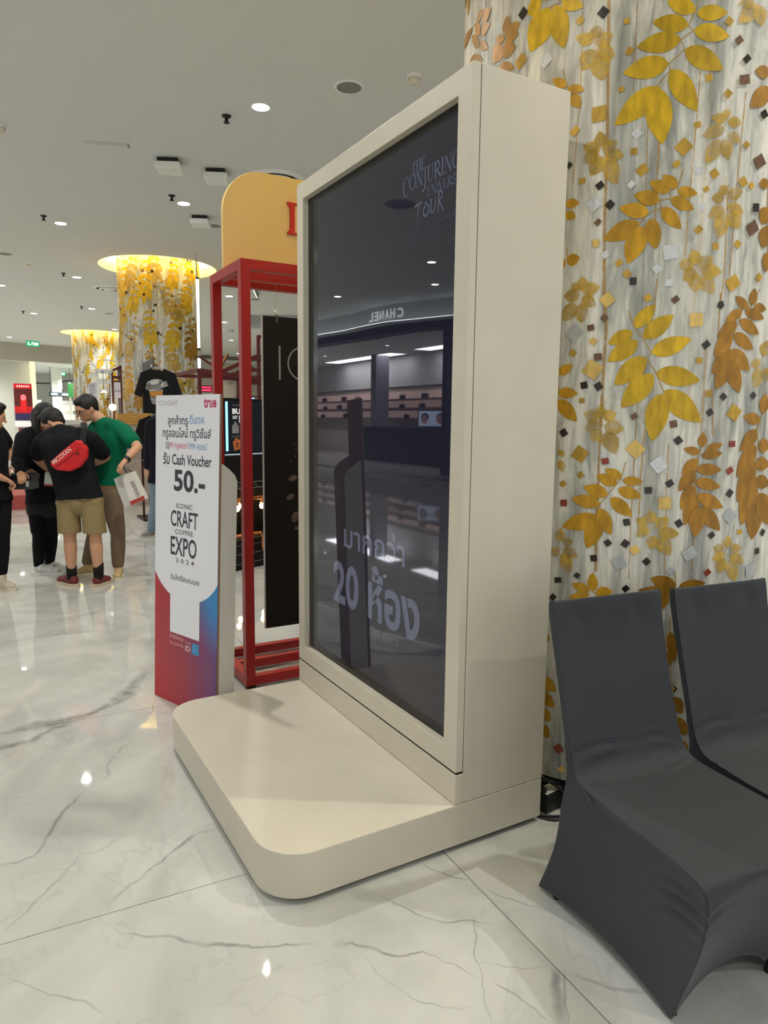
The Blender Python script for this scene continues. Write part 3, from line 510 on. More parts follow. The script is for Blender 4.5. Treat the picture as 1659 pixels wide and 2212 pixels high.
def far_mural(c, t, seed, facing, whole):
    rr = random.Random(seed); k = 0; sp = []
    for row in range(11):
        v = 4.55 - row * .38
        for q in range(5):
            u = RC * (facing + (q - 2) * .60 + (.3 if row % 2 else 0) + rr.uniform(-.16, .16))
            col = rr.choice('yyf') if v > 3.4 else rr.choice('yobbff' if v > 2.2 else 'obbff')
            sp.append((u, v + rr.uniform(-.15, .15), rr.uniform(.36, .48), rr.uniform(-.5, .5), col))
    for (u, v, s_, ang, col) in sp:
        L = frond(u, v, s_, ang, col); k += 1
        if not whole: L = L[::2] + [L[-1]]
        if whole: spray(c, t, col, L, k)
        else:
            b = MB()
            for j, l in enumerate(L):
                me = leaf_mesh(c, l, RC + .0016 + .0002 * ((j + k * 3) % 17)); b.add([tuple(v_.co) for v_ in me.vertices], [tuple(p.vertices) for p in me.polygons]); bpy.data.meshes.remove(me)
            b.build('leaf_spray', LEAFM[col], t)
    for i in range(110 if whole else 60):
        u = RC * (facing + rr.uniform(-1.5, 1.5)); v = rr.uniform(.3, 4.5); s_ = rr.uniform(.03, .055)
        link('tile_chip', chip_mesh(c, u, v, s_, s_, rr.uniform(0, 1.5), RC + .006), CHIPM[rr.choice('dddngls')], t)
    for i in range(26):
        u = RC * (facing + rr.uniform(-1.5, 1.5)); v = rr.uniform(.2, 2); link('paint_drip', strip_mesh(c, [(u, v), (u + rr.uniform(-.02, .02), v + rr.uniform(1, 2.4))], .014, RC + .0008, 'paint_drip'), M_DRIP, t)
t2 = column_base(C2, 'leaf-painted column rising into a glowing ceiling ring, behind the black t-shirt')
far_mural(C2, t2, 3, math.atan2(-1.854 - C2[1], -1.37 - C2[0]), True)
t3 = column_base(C3, 'farthest and smallest leaf-painted column, left of its larger neighbour')
far_mural(C3, t3, 5, math.atan2(-1.854 - C3[1], -1.37 - C3[0]), False)
rr = random.Random(11)
for i in range(8):      # the rest of the near column's mural, round its far side
    u = RC * (math.radians(228) + PI + (i - 3.5) * .5); spray(C1, t1, rr.choice('yobf'), frond(u, rr.uniform(1.0, 3.6), rr.uniform(.4, .6), rr.uniform(-.5, .5), 'y'), i)
for i in range(7):      # between the frame's top edge and the ceiling, and low behind the stand
    spray(C1, t1, rr.choice('yobf'), frond(RC * (math.radians(228) + (i - 3) * .42), 3.72 + rr.uniform(-.12, .12), .36, rr.uniform(-.5, .5), 'y'), i)
for i in range(6): spray(C1, t1, 'obfobf'[i], frond(RC * (math.radians(180) - (i % 2) * .4), .55 + (i // 2) * .75, .36, rr.uniform(-.5, .5), 'o'), i)
for i in range(60):
    u = RC * (math.radians(228) + rr.uniform(-1.4, 1.4)); v = rr.uniform(3.2, 4.2); link('tile_chip', chip_mesh(C1, u, v, .04, .04, rr.uniform(0, 1.5), RC + .004), CHIPM[rr.choice('dngglw')], t1)
for q in range(5):      # and up to the ceiling
    u = RC * (math.radians(228) + (q - 2) * .6); spray(C1, t1, 'y', frond(u, 4.2 + rr.uniform(-.1, .15), .45, rr.uniform(-.5, .5), 'y'), q)

# ------------------------------------------------------------------ the screen stand
M_KIOSK = mat('beige_laminate', (213, 207, 189), 0.42, mottled=.035, mscale=5, bump=.05, bscale=300)
W_ = 1.364; D_ = .4014; ZP = .1725; ZT = 2.5878; ZF = .2925; FT = .0314
k = thing('screen_stand', 'tall beige screen stand on a wide rounded platform', 'display stand', (0, W_ / 2, 0))
def rounded(x0, x1, y0, y1, r, n=14):
    return [(x1, y1)] + arc(x0 + r, y1 - r, r, r, PI / 2, PI, n) + arc(x0 + r, y0 + r, r, r, PI, 1.5 * PI, n) + [(x1, y0)]
plat = MB().prism(rounded(-.6737, D_, 0, W_, .15, 20), (0, 0, .0201), (1, 0, 0), (0, 1, 0), (0, 0, ZP - .0201)).build('platform', M_KIOSK, k, bevel=.004)
MB().prism(rounded(-.64, D_ - .03, .03, W_ - .03, .13, 20), (0, 0, 0), (1, 0, 0), (0, 1, 0), (0, 0, .0201)).build('plinth', M_DARK, k)
body = MB().box(FT + .0015, D_, 0, W_, ZP + .002, ZT).box(0, FT + .0014, 0, W_, ZP + .002, ZF - .009)
body.build('body', M_KIOSK, k, bevel=.002)
MB().box(.004, FT + .001, .003, W_ - .003, ZF - .0088, ZF - .0004).build('gap_shade_fill', M_DARK, k)  # dark filler stands in for the shade in the gap below the frame
MB().box(FT - .0010, FT + .0012, .002, W_ - .002, ZF, ZT - .002).build('joint_strip', M_DARK, k)
y0, y1, z0, z1 = .076, 1.295, .37, 2.513
fr = MB(); O = [(0, ZF), (W_, ZF), (W_, ZT), (0, ZT)]; I = [(y0, z0), (y1, z0), (y1, z1), (y0, z1)]
vs = [(0, a, b) for a, b in O] + [(0, a, b) for a, b in I] + [(FT - .0012, a, b) for a, b in O] + [(FT - .0012, a, b) for a, b in I]
fs = []
for i in range(4):
    j = (i + 1) % 4
    fs += [(i, 4 + i, 4 + j, j), (8 + i, 8 + j, 12 + j, 12 + i), (i, j, 8 + j, 8 + i), (4 + i, 12 + i, 12 + j, 4 + j)]
fr.add(vs, fs); frame = fr.build('frame', M_KIOSK, k, bevel=.0015)
M_BEZ = mat('screen_bezel', (7, 6, 7), .14, spec=.45)
M_LCD = mat('screen_glass', (4, 4, 6), .012, spec=.5, emit=(62, 62, 84), es=.24); M_LCD.node_tree.nodes['Principled BSDF'].inputs['IOR'].default_value = 1.55
bz = MB().box(FT - .004, FT - .0005, y0 + .001, y1 - .001, z0 + .001, z1 - .001).build('bezel', M_BEZ, k)
lcd = MB().box(FT - .0052, FT - .0045, .088, 1.19, .412, 2.479).build('screen', M_LCD, k)
M_SCR = mat('screen_lettering', (20, 22, 30), .012, spec=.5, emit=(118, 124, 146), es=.5)
M_SCR2 = mat('screen_small_lettering', (12, 13, 18), .012, spec=.5, emit=(100, 102, 124), es=.36)
XS = FT - .0058; TX, TY = (0, -1, 0), (0, 0, 1)
# serif wordmark drawn from strokes: (polyline, start width, end width)
def stroke_font(word, x, zb, h, wid, tilt=0.0):
    b = MB(); A = lambda cx, cy, rx, ry, a, c, n=14: arc(cx, cy, rx, ry, a, c, n)
    S = .13; T = .05
    G = {'T': (.8, [([(.4, 0), (.4, 1)], S), ([(0, 1), (.8, 1)], T), ([(0, 1), (.02, .8)], T), ([(.8, 1), (.78, .8)], T), ([(.25, 0), (.55, 0)], T)]),
         'H': (.95, [([(.18, 0), (.18, 1)], S), ([(.77, 0), (.77, 1)], S), ([(.18, .5), (.77, .5)], T), ([(.02, 0), (.34, 0)], T), ([(.02, 1), (.34, 1)], T), ([(.61, 0), (.93, 0)], T), ([(.61, 1), (.93, 1)], T)]),
         'E': (.75, [([(.18, 0), (.18, 1)], S), ([(.02, 1), (.7, 1)], T), ([(.02, 0), (.72, 0)], T), ([(.18, .52), (.55, .52)], T), ([(.7, 1), (.7, .82)], T), ([(.72, 0), (.74, .2)], T), ([(.55, .62), (.55, .42)], T)]),
         'C': (.9, [(A(.5, .5, .42, .5, .75, PI, 10), T + .02), (A(.5, .5, .42, .5, PI * .78, PI * 1.3, 10), S), (A(.5, .5, .42, .5, PI * 1.3, PI * 1.8, 10), T + .02), ([(.81, .84), (.83, .66)], T)]),
         'O': (1.0, [(A(.5, .5, .44, .5, PI * .28, PI * .75, 8), T), (A(.5, .5, .44, .5, PI * .72, PI * 1.28, 10), S), (A(.5, .5, .44, .5, PI * 1.25, PI * 1.75, 8), T), (A(.5, .5, .44, .5, -PI * .28, PI * .3, 10), S)]),
         'N': (.95, [([(.16, 0), (.16, 1)], T), ([(.14, 1), (.8, 0)], S), ([(.8, 0), (.8, 1)], T), ([(0, 0), (.3, 0)], T), ([(0, 1), (.2, 1)], T), ([(.64, 1), (.94, 1)], T)]),
         'J': (.5, [([(.3, 1), (.3, .05), (.26, -.22), (.1, -.4), (-.05, -.44)], S), ([(.12, 1), (.48, 1)], T)]),
         'U': (.92, [([(.18, 1), (.18, .32)], S), (A(.46, .32, .28, .32, PI, 2 * PI, 12), T + .03), ([(.74, .32), (.74, 1)], T), ([(.02, 1), (.34, 1)], T), ([(.6, 1), (.9, 1)], T)]),
         'R': (.88, [([(.18, 0), (.18, 1)], S), ([(.02, 1), (.4, 1)], T), (A(.4, .74, .28, .26, PI / 2, -PI / 2, 10), S * .8), ([(.4, .48), (.18, .48)], T), ([(.36, .48), (.84, 0)], S), ([(.02, 0), (.34, 0)], T)]),
         'I': (.42, [([(.2, 0), (.2, 1)], S), ([(.03, 0), (.37, 0)], T), ([(.03, 1), (.37, 1)], T)]),
         'G': (.98, [(A(.5, .5, .42, .5, .75, PI, 10), T + .02), (A(.5, .5, .42, .5, PI * .78, PI * 1.3, 10), S), (A(.5, .5, .42, .5, PI * 1.3, PI * 1.9, 10), T + .02), ([(.84, .08), (.84, .42)], S), ([(.66, .42), (.97, .42)], T)]),
         'V': (.88, [([(.1, 1), (.46, 0)], S), ([(.46, 0), (.78, 1)], T), ([(0, 1), (.26, 1)], T), ([(.62, 1), (.9, 1)], T)]),
         'S': (.7, [([(.58, .8), (.5, .95), (.33, 1), (.15, .92), (.1, .76), (.2, .6), (.48, .42), (.6, .26), (.54, .08), (.34, 0), (.14, .06), (.06, .22)], S * .75)])}
    tot = sum(G[c][0] for c in word) + .04 * (len(word) - 1); sx = wid / tot; cx = 0
    for ci, ch in enumerate(word):
        wch, st = G[ch]; big = 1.28 if (ci == 0 and ch == 'C') else 1.0
        for pts, w in st:
            n = len(pts)
            for a, c in zip(pts[:-1], pts[1:]):
                ax, ay, bx, by = (cx + a[0]) * sx, a[1] * h * big - (big - 1) * h * .9, (cx + c[0]) * sx, c[1] * h * big - (big - 1) * h * .9
                l = math.hypot(bx - ax, by - ay) or 1; ux, uy = (bx - ax) / l, (by - ay) / l; hw = w * h * .5
                e = hw * .5
                q = [(ax - ux * e - uy * hw, ay - uy * e + ux * hw), (bx + ux * e - uy * hw, by + uy * e + ux * hw), (bx + ux * e + uy * hw, by + uy * e - ux * hw), (ax - ux * e + uy * hw, ay - uy * e - ux * hw)]
                b.add([(XS, x - p[0], zb + p[1] + tilt * p[0]) for p in q], [(0, 3, 2, 1)])
        cx += wch + .04
    return b
stroke_font('THE', .385, 2.366, .040, .085).build('lettering', M_SCR, lcd)
stroke_font('CONJURING', .444, 2.315, .052, .352).build('lettering', M_SCR, lcd)
stroke_font('UNIVERSE', .286, 2.268, .030, .196).build('lettering', M_SCR, lcd)
def brush(strokes, x, z, sx, sz, m):     # hand-brushed capitals, tapering strokes
    b = MB()
    for pts, wa, wb in strokes:
        n = len(pts) - 1
        for i, (a, c) in enumerate(zip(pts[:-1], pts[1:])):
            l = math.hypot((c[0] - a[0]) * sx, (c[1] - a[1]) * sz) or 1; ux, uy = (c[0] - a[0]) * sx / l, (c[1] - a[1]) * sz / l
            h1 = wa + (wb - wa) * i / n; h2 = wa + (wb - wa) * (i + 1) / n
            P = lambda q, h, s_: (XS, x - (q[0] * sx - uy * h * s_), z + q[1] * sz + ux * h * s_)
            b.add([P(a, h1, 1), P(a, h1, -1), P(c, h2, -1), P(c, h2, 1)], [(0, 1, 2, 3)])
    return b.build('lettering', m, lcd)
brush([([(0, .93), (.28, 1.0)], .0045, .003), ([(.15, .97), (.13, .45), (.12, -.18)], .003, .0012),
       ([(.42, .75), (.34, .5), (.35, .25), (.45, .12), (.54, .3), (.54, .6), (.46, .82), (.40, .9)], .0032, .0028),
       ([(.64, .95), (.62, .4), (.66, .18), (.74, .2), (.79, .5), (.79, .95)], .0036, .002),
       ([(.92, 1.15), (.90, .05)], .0035, .0022), ([(.90, 1.15), (1.02, 1.1), (1.04, .85), (.92, .62)], .003, .003), ([(.93, .62), (1.1, .0)], .0032, .0022)], .362, 2.196, .165, .062, M_SCR)
text('lettering', '23 August 2024 - 5 January 2025', M_SCR2, lcd, (XS, .248, 2.173), TX, TY, w=.33, h=.019)
text('lettering', '4th Floor Attraction Hall, ICONSIAM', M_SCR2, lcd, (XS, .250, 2.143), TX, TY, w=.296, h=.015)
text('lettering', '\u0e21\u0e32\u0e01\u0e01\u0e27\u0e48\u0e32', M_SCR, lcd, (XS, .652, 1.000), TX, TY, w=.515, h=.125, bold=.012)
text('lettering', '20 \u0e2b\u0e49\u0e2d\u0e07', M_SCR, lcd, (XS, .650, .785), TX, TY, w=.735, h=.235, bold=.03)
# ------------------------------------------------------------------ voucher standee
def frame_of(P0, ux):
    X = Vector(ux).normalized(); return Vector(P0), X, Vector((X.y, -X.x, 0))
SL = Vector((-.601, 1.951, 0)); SU = Vector((.342, -.940, 0)).normalized(); SN = Vector((-.940, -.342, 0)).normalized()   # SN faces the viewer
SWD, SH = .543, 1.615; Zv = Vector((0, 0, 1)); SZ = Zv - SN * .0404      # the board leans back a little
st = thing('voucher_standee', 'white card standee with 50.- voucher print, red and blue foot', 'standee', SL + SU * .28)
M_CARD = mat('card_white', (246, 246, 252), .55); M_CARDEDGE = mat('card_grey_white', (214, 212, 206), .6); M_KRAFT = mat('card_kraft', (150, 118, 92), .75)
LEAN = -SN * .012
MB().prism([(0, 0), (SWD, 0), (SWD, SH), (0, SH)], SL, SU, SZ, -SN * .012).build('backing_board', M_KRAFT, st)
def grad():
    m = bpy.data.materials.new('red_blue_print'); m.use_nodes = True; nt = m.node_tree; b = nt.nodes['Principled BSDF']; b.inputs['Roughness'].default_value = .45
    g = nt.nodes.new('ShaderNodeNewGeometry'); N = nt.nodes.new; L = nt.links.new
    du = N('ShaderNodeVectorMath'); du.operation = 'DOT_PRODUCT'; du.inputs[1].default_value = SU; L(g.outputs['Position'], du.inputs[0])
    off = SL.dot(SU)
    u = N('ShaderNodeMapRange'); u.inputs[1].default_value = off; u.inputs[2].default_value = off + SWD; L(du.outputs['Value'], u.inputs[0])
    sp = N('ShaderNodeSeparateXYZ'); L(g.outputs['Position'], sp.inputs[0])
    v = N('ShaderNodeMapRange'); v.inputs[1].default_value = 0; v.inputs[2].default_value = .7; L(sp.outputs[2], v.inputs[0])
    r = N('ShaderNodeValToRGB'); el = r.color_ramp.elements
    el[0].position = 0; el[0].color = lin((186, 44, 52)); el[1].position = 1; el[1].color = lin((104, 62, 122))
    e2 = el.new(.45); e2.color = lin((160, 48, 66))
    L(u.outputs[0], r.inputs[0])
    # blue glow of the print towards the upper right corner
    du2 = N('ShaderNodeMath'); du2.operation = 'SUBTRACT'; du2.inputs[1].default_value = 1.05; L(u.outputs[0], du2.inputs[0])
    dv2 = N('ShaderNodeMath'); dv2.operation = 'SUBTRACT'; dv2.inputs[1].default_value = .92; L(v.outputs[0], dv2.inputs[0])
    cx = N('ShaderNodeCombineXYZ'); L(du2.outputs[0], cx.inputs[0]); L(dv2.outputs[0], cx.inputs[1])
    ln = N('ShaderNodeVectorMath'); ln.operation = 'LENGTH'; L(cx.outputs[0], ln.inputs[0])
    r2 = N('ShaderNodeMapRange'); r2.inputs[1].default_value = .12; r2.inputs[2].default_value = .52; r2.inputs[3].default_value = 1; r2.inputs[4].default_value = 0; r2.interpolation_type = 'SMOOTHSTEP'; L(ln.outputs['Value'], r2.inputs[0])
    mx = N('ShaderNodeMix'); mx.data_type = 'RGBA'; L(r2.outputs[0], mx.inputs[0]); L(r.outputs[0], mx.inputs[6]); mx.inputs[7].default_value = lin((52, 140, 206))
    # redder at the foot
    r3 = N('ShaderNodeMapRange'); r3.inputs[1].default_value = 0; r3.inputs[2].default_value = .45; r3.inputs[3].default_value = .75; r3.inputs[4].default_value = 0; L(v.outputs[0], r3.inputs[0])
    ru = N('ShaderNodeMath'); ru.operation = 'SUBTRACT'; ru.inputs[0].default_value = 1; L(u.outputs[0], ru.inputs[1])
    rm = N('ShaderNodeMath'); rm.operation = 'MULTIPLY'; L(r3.outputs[0], rm.inputs[0]); L(ru.outputs[0], rm.inputs[1])
    mx2 = N('ShaderNodeMix'); mx2.data_type = 'RGBA'; L(rm.outputs[0], mx2.inputs[0]); L(mx.outputs[2], mx2.inputs[6]); mx2.inputs[7].default_value = lin((190, 30, 40))
    L(mx2.outputs[2], b.inputs['Base Color']); return m
MB().prism([(0, 0), (SWD, 0), (SWD, SH), (0, SH)], SL + SN * .0002, SU, SZ, SN * .002).build('printed_foot', grad(), st)
wp = [(0, SH)] + arc(.2715, .82, .312, .26, PI * 1.1635, PI * 1.8365, 26) + [(SWD, SH)]
MB().prism(wp, SL + SN * .0023, SU, SZ, SN * .0008).build('white_print', M_CARD, st)
MB().prism([(.144, .383), (.401, .383), (.401, .648), (.144, .648)], SL + SN * .0032, SU, SZ, SN * .0006).build('white_square', M_CARD, st)
def wing(u):
    prof = [(0, .0), (.095, .0), (.095, 1.195), (.080, 1.225), (.042, 1.258), (0, 1.285)]
    MB().prism(prof, SL + SU * u - SN * .013, -SN, SZ, SU * .012 * (1 if u < .2 else -1)).build('side_wing', M_CARDEDGE, st)
wing(SWD); wing(.0)
MB().prism([(.1, .0), (.45, .0), (.45, .06), (.1, .06)], SL - SN * .1, SU, Zv, SN * .09).build('foot_block', M_KRAFT, st)
M_TX = mat('print_charcoal', (52, 54, 66), .5); M_TXP = mat('print_pink', (206, 62, 106), .5); M_TXB = mat('print_blue', (120, 172, 214), .5); M_TXG = mat('print_pale_grey', (196, 192, 192), .5); M_TXR = mat('print_rose', (222, 128, 150), .5); M_TXW = mat('print_white_pink', (236, 190, 196), .5)
def stx(s, m, u, z, w, h, bold=0.0):
    text('lettering', s, m, st, SL + SU * u + SN * .0036 + SZ * z, SU, SZ, h=h, w=w, bold=bold)
stx('ICONSIAM', M_TXG, .107, 1.575, .17, .026); stx('true', M_TXP, .467, 1.574, .10, .047, .03)
stx('\u0e25\u0e39\u0e01\u0e04\u0e49\u0e32\u0e17\u0e23\u0e39', M_TX, .200, 1.484, .175, .062, .012); stx('\u0e14\u0e35\u0e41\u0e17\u0e04', M_TXB, .360, 1.494, .12, .046, .015)
stx('\u0e17\u0e23\u0e39\u0e2d\u0e2d\u0e19\u0e44\u0e25\u0e19\u0e4c \u0e17\u0e23\u0e39\u0e27\u0e34\u0e0a\u0e31\u0e48\u0e19\u0e2a\u0e4c', M_TX, .271, 1.420, .412, .066, .012)
stx('\u0e43\u0e0a\u0e49', M_TX, .110, 1.360, .032, .036, .008); stx('99 \u0e17\u0e23\u0e39\u0e1e\u0e2d\u0e22\u0e17\u0e4c', M_TXR, .210, 1.357, .165, .042, .01); stx('999 \u0e04\u0e2d\u0e22\u0e19\u0e4c', M_TXB, .372, 1.361, .146, .034, .01)
stx('\u0e23\u0e31\u0e1a Cash Voucher', M_TX, .278, 1.293, .412, .062, .018); stx('50.-', M_TX, .302, 1.184, .266, .112, .03)
stx('ICONIC', M_TX, .263, 1.054, .14, .024, .004); stx('CRAFT', M_TX, .262, .987, .236, .084, .014); stx('COFFEE', M_TX, .262, .920, .155, .024, .004); stx('EXPO', M_TX, .258, .844, .226, .098, .014); stx('2 0 2 4', M_TX, .271, .771, .16, .023, .003)
stx('\u0e23\u0e31\u0e1a\u0e2a\u0e34\u0e17\u0e18\u0e34\u0e4c\u0e2a\u0e41\u0e01\u0e19\u0e40\u0e25\u0e22', M_TX, .270, .680, .25, .030, .004)
stx('\u0e2a\u0e34\u0e17\u0e18\u0e34\u0e1e\u0e34\u0e40\u0e28\u0e29', M_TXW, .203, .362, .125, .022); stx('\u0e08\u0e33\u0e19\u0e27\u0e19\u0e08\u0e33\u0e01\u0e31\u0e14', M_TXW, .203, .328, .125, .020); stx('true', M_TXW, .305, .355, .048, .012); stx('ID', M_TXW, .305, .324, .046, .030, .03)
MB().prism([(.338, .304), (.398, .304), (.398, .360), (.338, .360)], SL + SN * .0028, SU, SZ, SN * .0006).build('blue_patch', mat('patch_blue', (66, 150, 206), .5), st)
stx('dtac', M_TXB, .368, .332, .034, .015, .01)

# ------------------------------------------------------------------ red frame with yellow sign and hanging board
M_RED = mat('red_steel', (160, 16, 18), .34, mottled=.05, mscale=6)
FX0, FX1, FY0, FY1, FZ = -.141, .90, 1.774, 2.325, 2.322; Sx = .052
rf = thing('red_display_frame', 'red box-section frame behind the screen stand', 'display frame', ((FX0 + FX1) / 2, (FY0 + FY1) / 2, 0))
for x in (FX0, FX1 - Sx):
    for y in (FY0, FY1 - Sx):
        MB().box(x, x + Sx, y, y + Sx, .016, FZ).build('post', M_RED, rf, bevel=.002)
        MB().lathe([(0, 0), (.03, 0), (.03, .012), (.02, .016), (0, .016)], (x + Sx / 2 + .004, y + Sx / 2 - .004, 0), 20).build('foot_pad', M_DARK, rf)
for z in (.018, FZ - Sx):
    for x in (FX0, FX1 - Sx): MB().box(x, x + Sx, FY0 + Sx, FY1 - Sx, z, z + Sx).build('rail', M_RED, rf, bevel=.002)
    for y in (FY0, 2.045, FY1 - Sx): MB().box(FX0 + Sx, FX1 - Sx, y, y + Sx, z, z + Sx).build('rail', M_RED, rf, bevel=.002)
sg = thing('arched_sign', 'yellow round-cornered sign board with red letters on the red frame', 'sign', (.3, 2.07, FZ))
poly = [(-.141, 0)] + list(reversed(arc(.086, .300, .227, .235, PI / 2, PI, 16))) + list(reversed(arc(.66, .300, .227, .235, 0, PI / 2, 16))) + [(.887, 0)]
M_YEL = mat('sign_yellow', (232, 200, 130), .55); M_SIGNRED = mat('sign_red', (196, 30, 28), .45)
MB().prism(poly, (0, 2.055, FZ), (1, 0, 0), (0, 0, 1), (0, .034, 0)).build('panel', M_YEL, sg, bevel=.002)
def slab_I(x, z, h):
    b = MB(); w = h * .34
    for (a, c, e, f) in ((0, w, 0, .012), (0, w, h - .012, h), (w * .27, w * .73, .012, h - .012)): b.box(x + a, x + c, 2.041, 2.054, z + e, z + f)
    b.prism([(w * .27, .012), (.0, .012), (w * .27, .028)], (x, 2.041, z), (1, 0, 0), (0, 0, 1), (0, .013, 0)); b.prism([(w * .27, h - .012), (0, h - .012), (w * .27, h - .028)], (x, 2.041, z), (1, 0, 0), (0, 0, 1), (0, .013, 0))
    return b
slab_I(.2318, FZ + .225, .175).build('letter', M_SIGNRED, sg, bevel=.001)
text('letter', 'C', M_SIGNRED, sg, (.40, 2.053, FZ + .3125), (1, 0, 0), (0, 0, 1), h=.18, w=.12, bold=.03)
bd = thing('hanging_board', 'tall black board with grey thin lettering hung inside the red frame', 'sign board', (.4, 2.07, .26))
BX0, BX1, BZ0, BZ1 = .083, .78, .245, 2.085
MB().box(BX0, BX1, 2.062, 2.080, BZ0, BZ1).build('panel', mat('board_black', (17, 13, 12), .5, spec=.3), bd)
MB().box(BX0 - .004, BX0, 2.060, 2.081, BZ0, BZ1).build('edge_strip', mat('board_edge', (176, 172, 168), .5), bd)
M_THIN = mat('board_grey', (150, 146, 146), .5)
MB().box(.178, .189, 2.0595, 2.0618, 1.728, 1.922).build('letter', M_THIN, bd)
cp = arc(.330, 1.825, .098, .100, PI * .3, PI * 1.7, 30); ci = arc(.330, 1.825, .089, .091, PI * 1.7, PI * .3, 30)
cb = MB()
for i in range(30): cb.add([(cp[i][0], 2.0600, cp[i][1]), (cp[i + 1][0], 2.0600, cp[i + 1][1]), (ci[29 - i][0], 2.0600, ci[29 - i][1]), (ci[30 - i][0], 2.0600, ci[30 - i][1])], [(0, 1, 2, 3)])
cb.build('letter', M_THIN, bd)
for x in (.168, .69):
    MB().cyl((x, 2.07, BZ1 - .01), (x, 2.07, FZ - Sx + .004), .0012, 6).build('wire', M_THIN, bd)
    MB().box(x - .010, x + .010, 2.062, 2.078, BZ1 + .012, BZ1 + .04, Matrix.Translation((x, 2.07, BZ1 + .026)) @ Matrix.Rotation(PI / 4, 4, 'Y') @ Matrix.Translation((-x, -2.07, -BZ1 - .026))).build('clip', mat('clear_clip', (214, 214, 220), .2), bd)
    MB().box(x - .006, x + .006, 2.058, 2.061, BZ1 - .035, BZ1 + .01).build('clip_tail', mat('clip_grey', (84, 80, 80), .3), bd)
M_BEAN = mat('bean_print', (96, 82, 76), .45, mottled=.35, mscale=30)
def bean(x, z, a, b_, rot):
    p = [(a * math.cos(t) * math.cos(rot) - b_ * math.sin(t) * math.sin(rot), a * math.cos(t) * math.sin(rot) + b_ * math.sin(t) * math.cos(rot)) for t in [2 * PI * q / 20 for q in range(20)]]
    MB().prism(p, (x, 2.0618, z), (1, 0, 0), (0, 0, 1), (0, -.0016, 0)).build('printed_bean', M_BEAN, bd)
for (x, z, a, b_, r) in ((.262, 1.15, .028, .016, .3), (.245, 1.038, .027, .016, .5), (.275, .915, .02, .034, -.3), (.284, .845, .014, .012, .2), (.32, 1.08, .03, .018, 1.0), (.37, .98, .032, .02, .2), (.42, 1.12, .03, .02, .8), (.36, .86, .028, .02, -.4), (.46, .92, .03, .02, .5)): bean(x, z, a, b_, r)
for q in range(12): bean(.235 + rnd.random() * .2, 1.24 + rnd.random() * .2, .006, .004, rnd.random() * 3)

